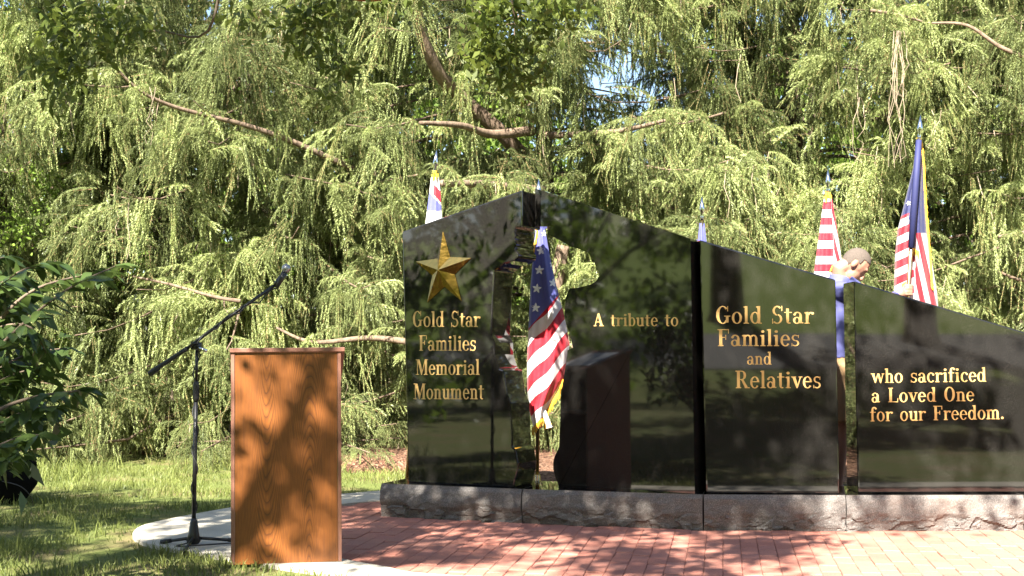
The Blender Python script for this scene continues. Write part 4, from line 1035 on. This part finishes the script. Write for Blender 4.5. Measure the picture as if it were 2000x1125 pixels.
limb([(-4.3, 1.1, 5), (-3.6, 3.5, 6.4), (-2.6, 5.4, 6.6)], .09, .02); limb([(-4.5, .7, 3.4), (-5.4, 2.8, 4.8), (-6.2, 5.0, 5.2)], .10, .02)
limb([(-4.4, 1, 4.6), (-2.8, 1.4, 6.2), (-1.4, 1.8, 6.8)], .08, .02); limb([(-4.5, .8, 3.9), (-5.6, .9, 5.4), (-7, 1.4, 6)], .09, .02)
rb = bmesh.new(); limb([at(520, -60, 7.4), at(640, -22, 7.45), at(720, -6, 7.5), at(790, -22, 7.5), at(900, -70, 7.5)], .032, .026, rb); obj('bough', rb, M['rbark'], ov, smooth=True)["label"] = 'reddish bough'
cs, rs = [], []; rr_ = random.Random(101)
def shade(x, y): return noise.noise((x * .62 + 3.7, y * .62, 4.2)) + .5 * noise.noise((x * 1.9, y * 1.9, 8.8))
def canopy_at(x, y, k):
    """put foliage where the sun ray towards ground-plan point (x,y) at breast height passes"""
    z = rr_.uniform(4.3, 7.6); t = (z - 0.9) / SUN.z; return Vector((x + SUN.x * t, y + SUN.y * t, z))
tries = 0
while len(cs) < 1450 and tries < 20000:
    tries += 1; x = rr_.uniform(-5.5, 3.0); y = rr_.uniform(-3.0, 10.1)
    edge = 1 - (sstep(0.7, 1.9, x) if y > 5.2 else sstep(2.2, 3.0, x))
    dens = (0.50 + 2.4 * shade(x, y)) * edge
    if y > 7.6: dens = (dens + .4) * (1 if x > -1 else .5)
    if -0.25 < x < 0.85 and y > 9.0: dens = 0
    if y < 5.2: dens += .45  # extra unseen leaves, added to darken the ground the slabs mirror
    if x < -1.2 and 3.3 < y < 6.2: dens *= .8
    if rr_.random() < dens:
        cs.append(canopy_at(x, y, 0)); rs.append(rr_.uniform(.2, .42))
q1, t1 = cluster_leaves(cs, rs, 66, 0.118, 0.066)
# clusters that hang into view
hang = []
def spray(cx, cy, rx, ry, n, Y, rad=0.09):
    for _ in range(n):
        a = rr_.random() * 6.283; q = math.sqrt(rr_.random())
        hang.append((at(cx + rx * q * math.cos(a), cy + ry * q * math.sin(a), Y + rr_.uniform(-.25, .25)), rad * rr_.uniform(.7, 1.3)))
for a in ((170, 55, 90, 55, 24, 7.6), (125, 140, 50, 55, 16, 7.6), (250, 60, 60, 40, 14, 7.7), (560, 30, 100, 35, 18, 7.7), (600, 85, 60, 50, 9, 7.8), (650, 140, 35, 40, 8, 7.9),
          (980, 60, 75, 70, 34, 7.8), (1010, 120, 60, 45, 22, 7.9), (930, 90, 35, 50, 12, 7.8), (1100, 25, 80, 30, 18, 7.8), (1000, 175, 40, 22, 6, 7.9), (760, 0, 100, 12, 6, 7.6)): spray(*a)
q2, t2 = cluster_leaves([h[0] for h in hang], [h[1] for h in hang], 13, 0.075, 0.032, 1.0)
o = raw('crown', np.concatenate([q1, q2]), 4, M['over'], ov, {'tone': np.concatenate([t1, t2])}); o["kind"] = 'stuff'

# ------------------------------------------------------------------ broad-leaved shrub at the lawn's edge, every leaf a part
sx = at(-60, 900, 4.9); shrub = empty('leafy_shrub', (sx.x, 4.9, 0)); tag(shrub, 'leafy shrub with broad oval leaves arching over the grass', 'shrub')
def leaf_mesh(seed):
    r = random.Random(seed); bm = bmesh.new(); N = 7; rows = []
    for k in range(N + 1):
        t = k / N; w = 0.235 * math.sin(math.pi * t ** 0.85) ** 0.75 if 0 < t < 1 else 0.004
        zc = -0.22 * t * t + 0.02 * math.sin(t * 7 + seed); wav = 0.015 * math.sin(t * 11 + seed)
        rows.append([bm.verts.new((-w, t, zc + 0.25 * w + wav)), bm.verts.new((-w * .5, t, zc + .09 * w)), bm.verts.new((0, t, zc)), bm.verts.new((w * .5, t, zc + .09 * w)), bm.verts.new((w, t, zc + 0.25 * w - wav))])
    for k in range(N):
        for j in range(4): bm.faces.new((rows[k][j], rows[k][j+1], rows[k+1][j+1], rows[k+1][j]))
    me = bpy.data.meshes.new('leaf'); bm.to_mesh(me); bm.free(); setm(me, M['shrub'])
    a = me.attributes.new('tone', 'FLOAT', 'POINT'); a.data.foreach_set('value', [r.uniform(.0, 1)] * len(me.vertices))
    me.polygons.foreach_set("use_smooth", [True] * len(me.polygons)); return me
leaf_me = [leaf_mesh(k) for k in range(9)]
sr = random.Random(5); nleaf = 0
def shrub_leaf(p, d, size):
    global nleaf
    if nleaf >= 296: return
    nleaf += 1
    o = bpy.data.objects.new('leaf', sr.choice(leaf_me)); link(o, shrub)
    qt = Vector(d).to_track_quat('Y', 'Z') @ Matrix.Rotation(sr.uniform(-.5, .5), 3, 'Y').to_quaternion()
    o.rotation_mode = 'QUATERNION'; o.rotation_quaternion = qt; o.location = Vector(p) - shrub.location; o.scale = (size,) * 3
stems = [([(-70, 800), (-20, 700), (60, 620), (140, 560), (225, 520)], 4.8, 15, .095), ([(-70, 760), (-10, 640), (60, 570), (150, 540), (205, 530)], 5.1, 14, .085), ([(-80, 700), (-20, 580), (40, 530), (110, 510)], 4.9, 12, .09),
         ([(-60, 850), (0, 800), (70, 775), (140, 765), (172, 758)], 4.7, 13, .085), ([(-60, 880), (-5, 830), (60, 800), (110, 795)], 4.8, 12, .085), ([(-60, 900), (0, 870), (50, 850), (75, 850)], 4.6, 10, .08),
         ([(-70, 780), (0, 720), (60, 690), (130, 680)], 5.3, 12, .08), ([(-70, 690), (0, 640), (60, 640), (90, 690)], 5.0, 11, .085), ([(-80, 640), (-20, 560), (30, 545)], 5.2, 10, .08), ([(-70, 820), (-20, 760), (30, 730), (80, 720)], 5.2, 11, .08),
         ([(-60, 930), (-10, 900), (40, 890)], 4.8, 9, .08), ([(-90, 600), (-30, 520), (20, 500)], 5.3, 9, .085), ([(-90, 860), (-40, 790), (20, 750)], 5.5, 9, .09), ([(-90, 760), (-40, 690), (20, 650)], 5.5, 9, .09), ([(-100, 900), (-40, 850), (10, 820), (40, 800)], 5.4, 10, .09)]
for pts, Ys, n, size in stems:
    P3 = smooth_pts([at(x, y, Ys + .12 * math.sin(i * 2.0 + Ys * 9)) for i, (x, y) in enumerate(pts)], 8)
    full = smooth_pts([(sx.x + sr.uniform(-.1, .1), 4.95, 0), tuple(P3[0] * .55 + Vector((sx.x, 4.95, .2)) * .45), tuple(P3[0])], 6) + P3[1:]
    bm = bmesh.new(); tube(bm, full, list(np.linspace(.011, .0022, len(full))), 6); obj('stem', bm, M['dbark'], shrub, smooth=True)
    for k in range(n):
        f = (0.30 + 0.70 * k / (n - 1)) * (len(P3) - 1); i = min(int(f), len(P3) - 2); p = P3[i].lerp(P3[i+1], f - i); t = (P3[i+1] - P3[i]).normalized()
        for sgn in (-1, 1):
            sd_ = t.cross(Vector((0, 0, 1))).normalized() * sgn
            d = (t * sr.uniform(.4, .9) + sd_ * sr.uniform(.4, 1.0) + Vector((0, 0, sr.uniform(-.75, .1)))).normalized()
            shrub_leaf(p, d, size * sr.uniform(.75, 1.25))

ic, ir = [], []
for _ in range(60):
    x = sr.uniform(-90, 75); y = sr.uniform(530, 900); ic.append(at(x * (1 if y > 600 else .7), y, 5.45 + sr.uniform(-.25, .25))); ir.append(.10)
q_, t_ = cluster_leaves(ic, ir, 9, .10, .055, 1.0)
raw('inner_foliage', q_, 4, M['shrub'], shrub, {'tone': t_})["kind"] = 'stuff'
# ------------------------------------------------------------------ grass
def grass(name, label, n, xr, yr, hl, wd, ok, seed):
    rn = np.random.default_rng(seed); X_ = rn.uniform(*xr, n); u = rn.random(n); Y_ = yr[0] + (yr[1] - yr[0]) * u ** 1.25
    k = np.array([ok(a, b) for a, b in zip(X_, Y_)]); X_, Y_ = X_[k], Y_[k]; n = len(X_)
    clump = vnoise(np.stack([X_, Y_, 0 * X_], 1), 1.6, 3.3); k = rn.random(n) < np.clip(.62 + 1.9 * clump, .08, 1); X_, Y_, clump = X_[k], Y_[k], clump[k]; n = len(X_)
    P = np.stack([X_, Y_, np.full(n, -0.005)], 1); h = (hl * rn.uniform(.45, 1.2, n) * (1 + .5 * clump))[:, None]
    a = rn.random(n) * 6.283; S_ = np.stack([np.cos(a), np.sin(a), 0 * a], 1) * wd / 2; b = rn.normal(0, .55, (n, 3)); b[:, 2] = 0
    up = np.array([0, 0, 1.0]); m = P + up * h * .6 + b * h * .25; t = P + up * h + b * h * .8
    q = np.stack([P - S_, P + S_, m + S_ * .8, m - S_ * .8], 1); q2 = np.stack([m - S_ * .8, m + S_ * .8, t + S_ * .1, t - S_ * .1], 1)
    tone = np.clip(.5 + .7 * clump + rn.normal(0, .22, n), 0, 1)
    o = raw(name, np.concatenate([q, q2]), 4, M['grass'], None, {'tone': np.concatenate([tone, tone])})
    tag(o, label, 'grass', kind='stuff'); return o
poly_out = [(p.x, p.y) for p in so] + [(7, 11.9)]
grass('lawn_grass', 'short patchy sunlit grass left of the lectern', 95000, (-6.5, -0.6), (5.0, 14.2), .055, .006, lambda a, b: not inside(a, b, poly_out) and (b < 13.2 or R.random() < .3) and a > -0.47 * b - .3 and a < -.075 * b + .2, 3)
grass('tall_grass', 'longer grass tufts along the foot of the spruces', 7000, (-6.5, -0.9), (11.8, 13.6), .17, .008, lambda a, b: noise.noise((a * 1.3, b * 1.3, 2)) > .08 and not inside(a, b, poly_out), 9)
grass('weed_grass', 'taller weedy blades scattered through the lawn', 2600, (-5.5, -2.2), (6.2, 11.5), .14, .009, lambda a, b: noise.noise((a * 1.6, b * 1.6, 7)) > .2 and not inside(a, b, poly_out), 12)

# ------------------------------------------------------------------ park behind the viewer (mirrored in the polished slabs)
PARK = [('park tree high on the lawn', -20, -36, 9, 3.4, .35, .40), ('tree beside the road bend', -25, -20, 8, 3.4, .35, .35),
        ('stout tree on the open hillside', 0.4, -17, 9, 3.2, .40, .6), ('tree above the road on the sunny side', 20, -34, 8, 3.0, .30, .45), ('far tree on the hill', -36, -34, 9, 3.4, .35, .35),
        ('dense tree at the lawn edge', -14.5, -1.5, 8, 3.0, .25, .03), ('dense tree by the patio', -12, 3.5, 8, 2.8, .25, .03), ('dense tree beside the flat lawn', -17, -6, 9, 3.4, .3, .03), ('dense round tree below the road', -16.5, -11, 8, 2.8, .3, .06),
        ('wide added shade tree over the seating lawn', -7.5, -8, 8.5, 4.4, .32, .55), ('wide added shade tree behind the seating lawn', -3.5, -13.5, 9, 4.4, .34, .55), ('wide added shade tree beside the seating lawn', 6.5, -8, 8.5, 4.4, .32, .55), ('added shade tree above the seats', -0.6, -8, 8.5, 4.2, .26, .55), ('added shade tree on the bank above the road', -14, -18, 9, 4.0, .3, .6), ('added shade tree midway along the bank', -8.5, -18.5, 9, 4.0, .34, .6), ('added shade tree on the sunny end of the bank', 5.5, -18, 9, 4.0, .3, .6), ('added shade tree where the bank ends', 14, -19, 9, 4.0, .3, .6), ('added shade tree past the far end of the monument', 10.5, -14, 9, 4.2, .34, .55)]  # unseen shade trees added to darken the ground mirrored in the slabs
for k, (lb_, x, y, hh, rd, tr_, lw) in enumerate(PARK):
    broad_tree(lb_, x, y, hill(x, y), hh, rd, 46, 190 if 'hade tree' in lb_ else 62, 0.30, 80 + k, 'broad', 'park trees behind the viewpoint', tr_, lw)
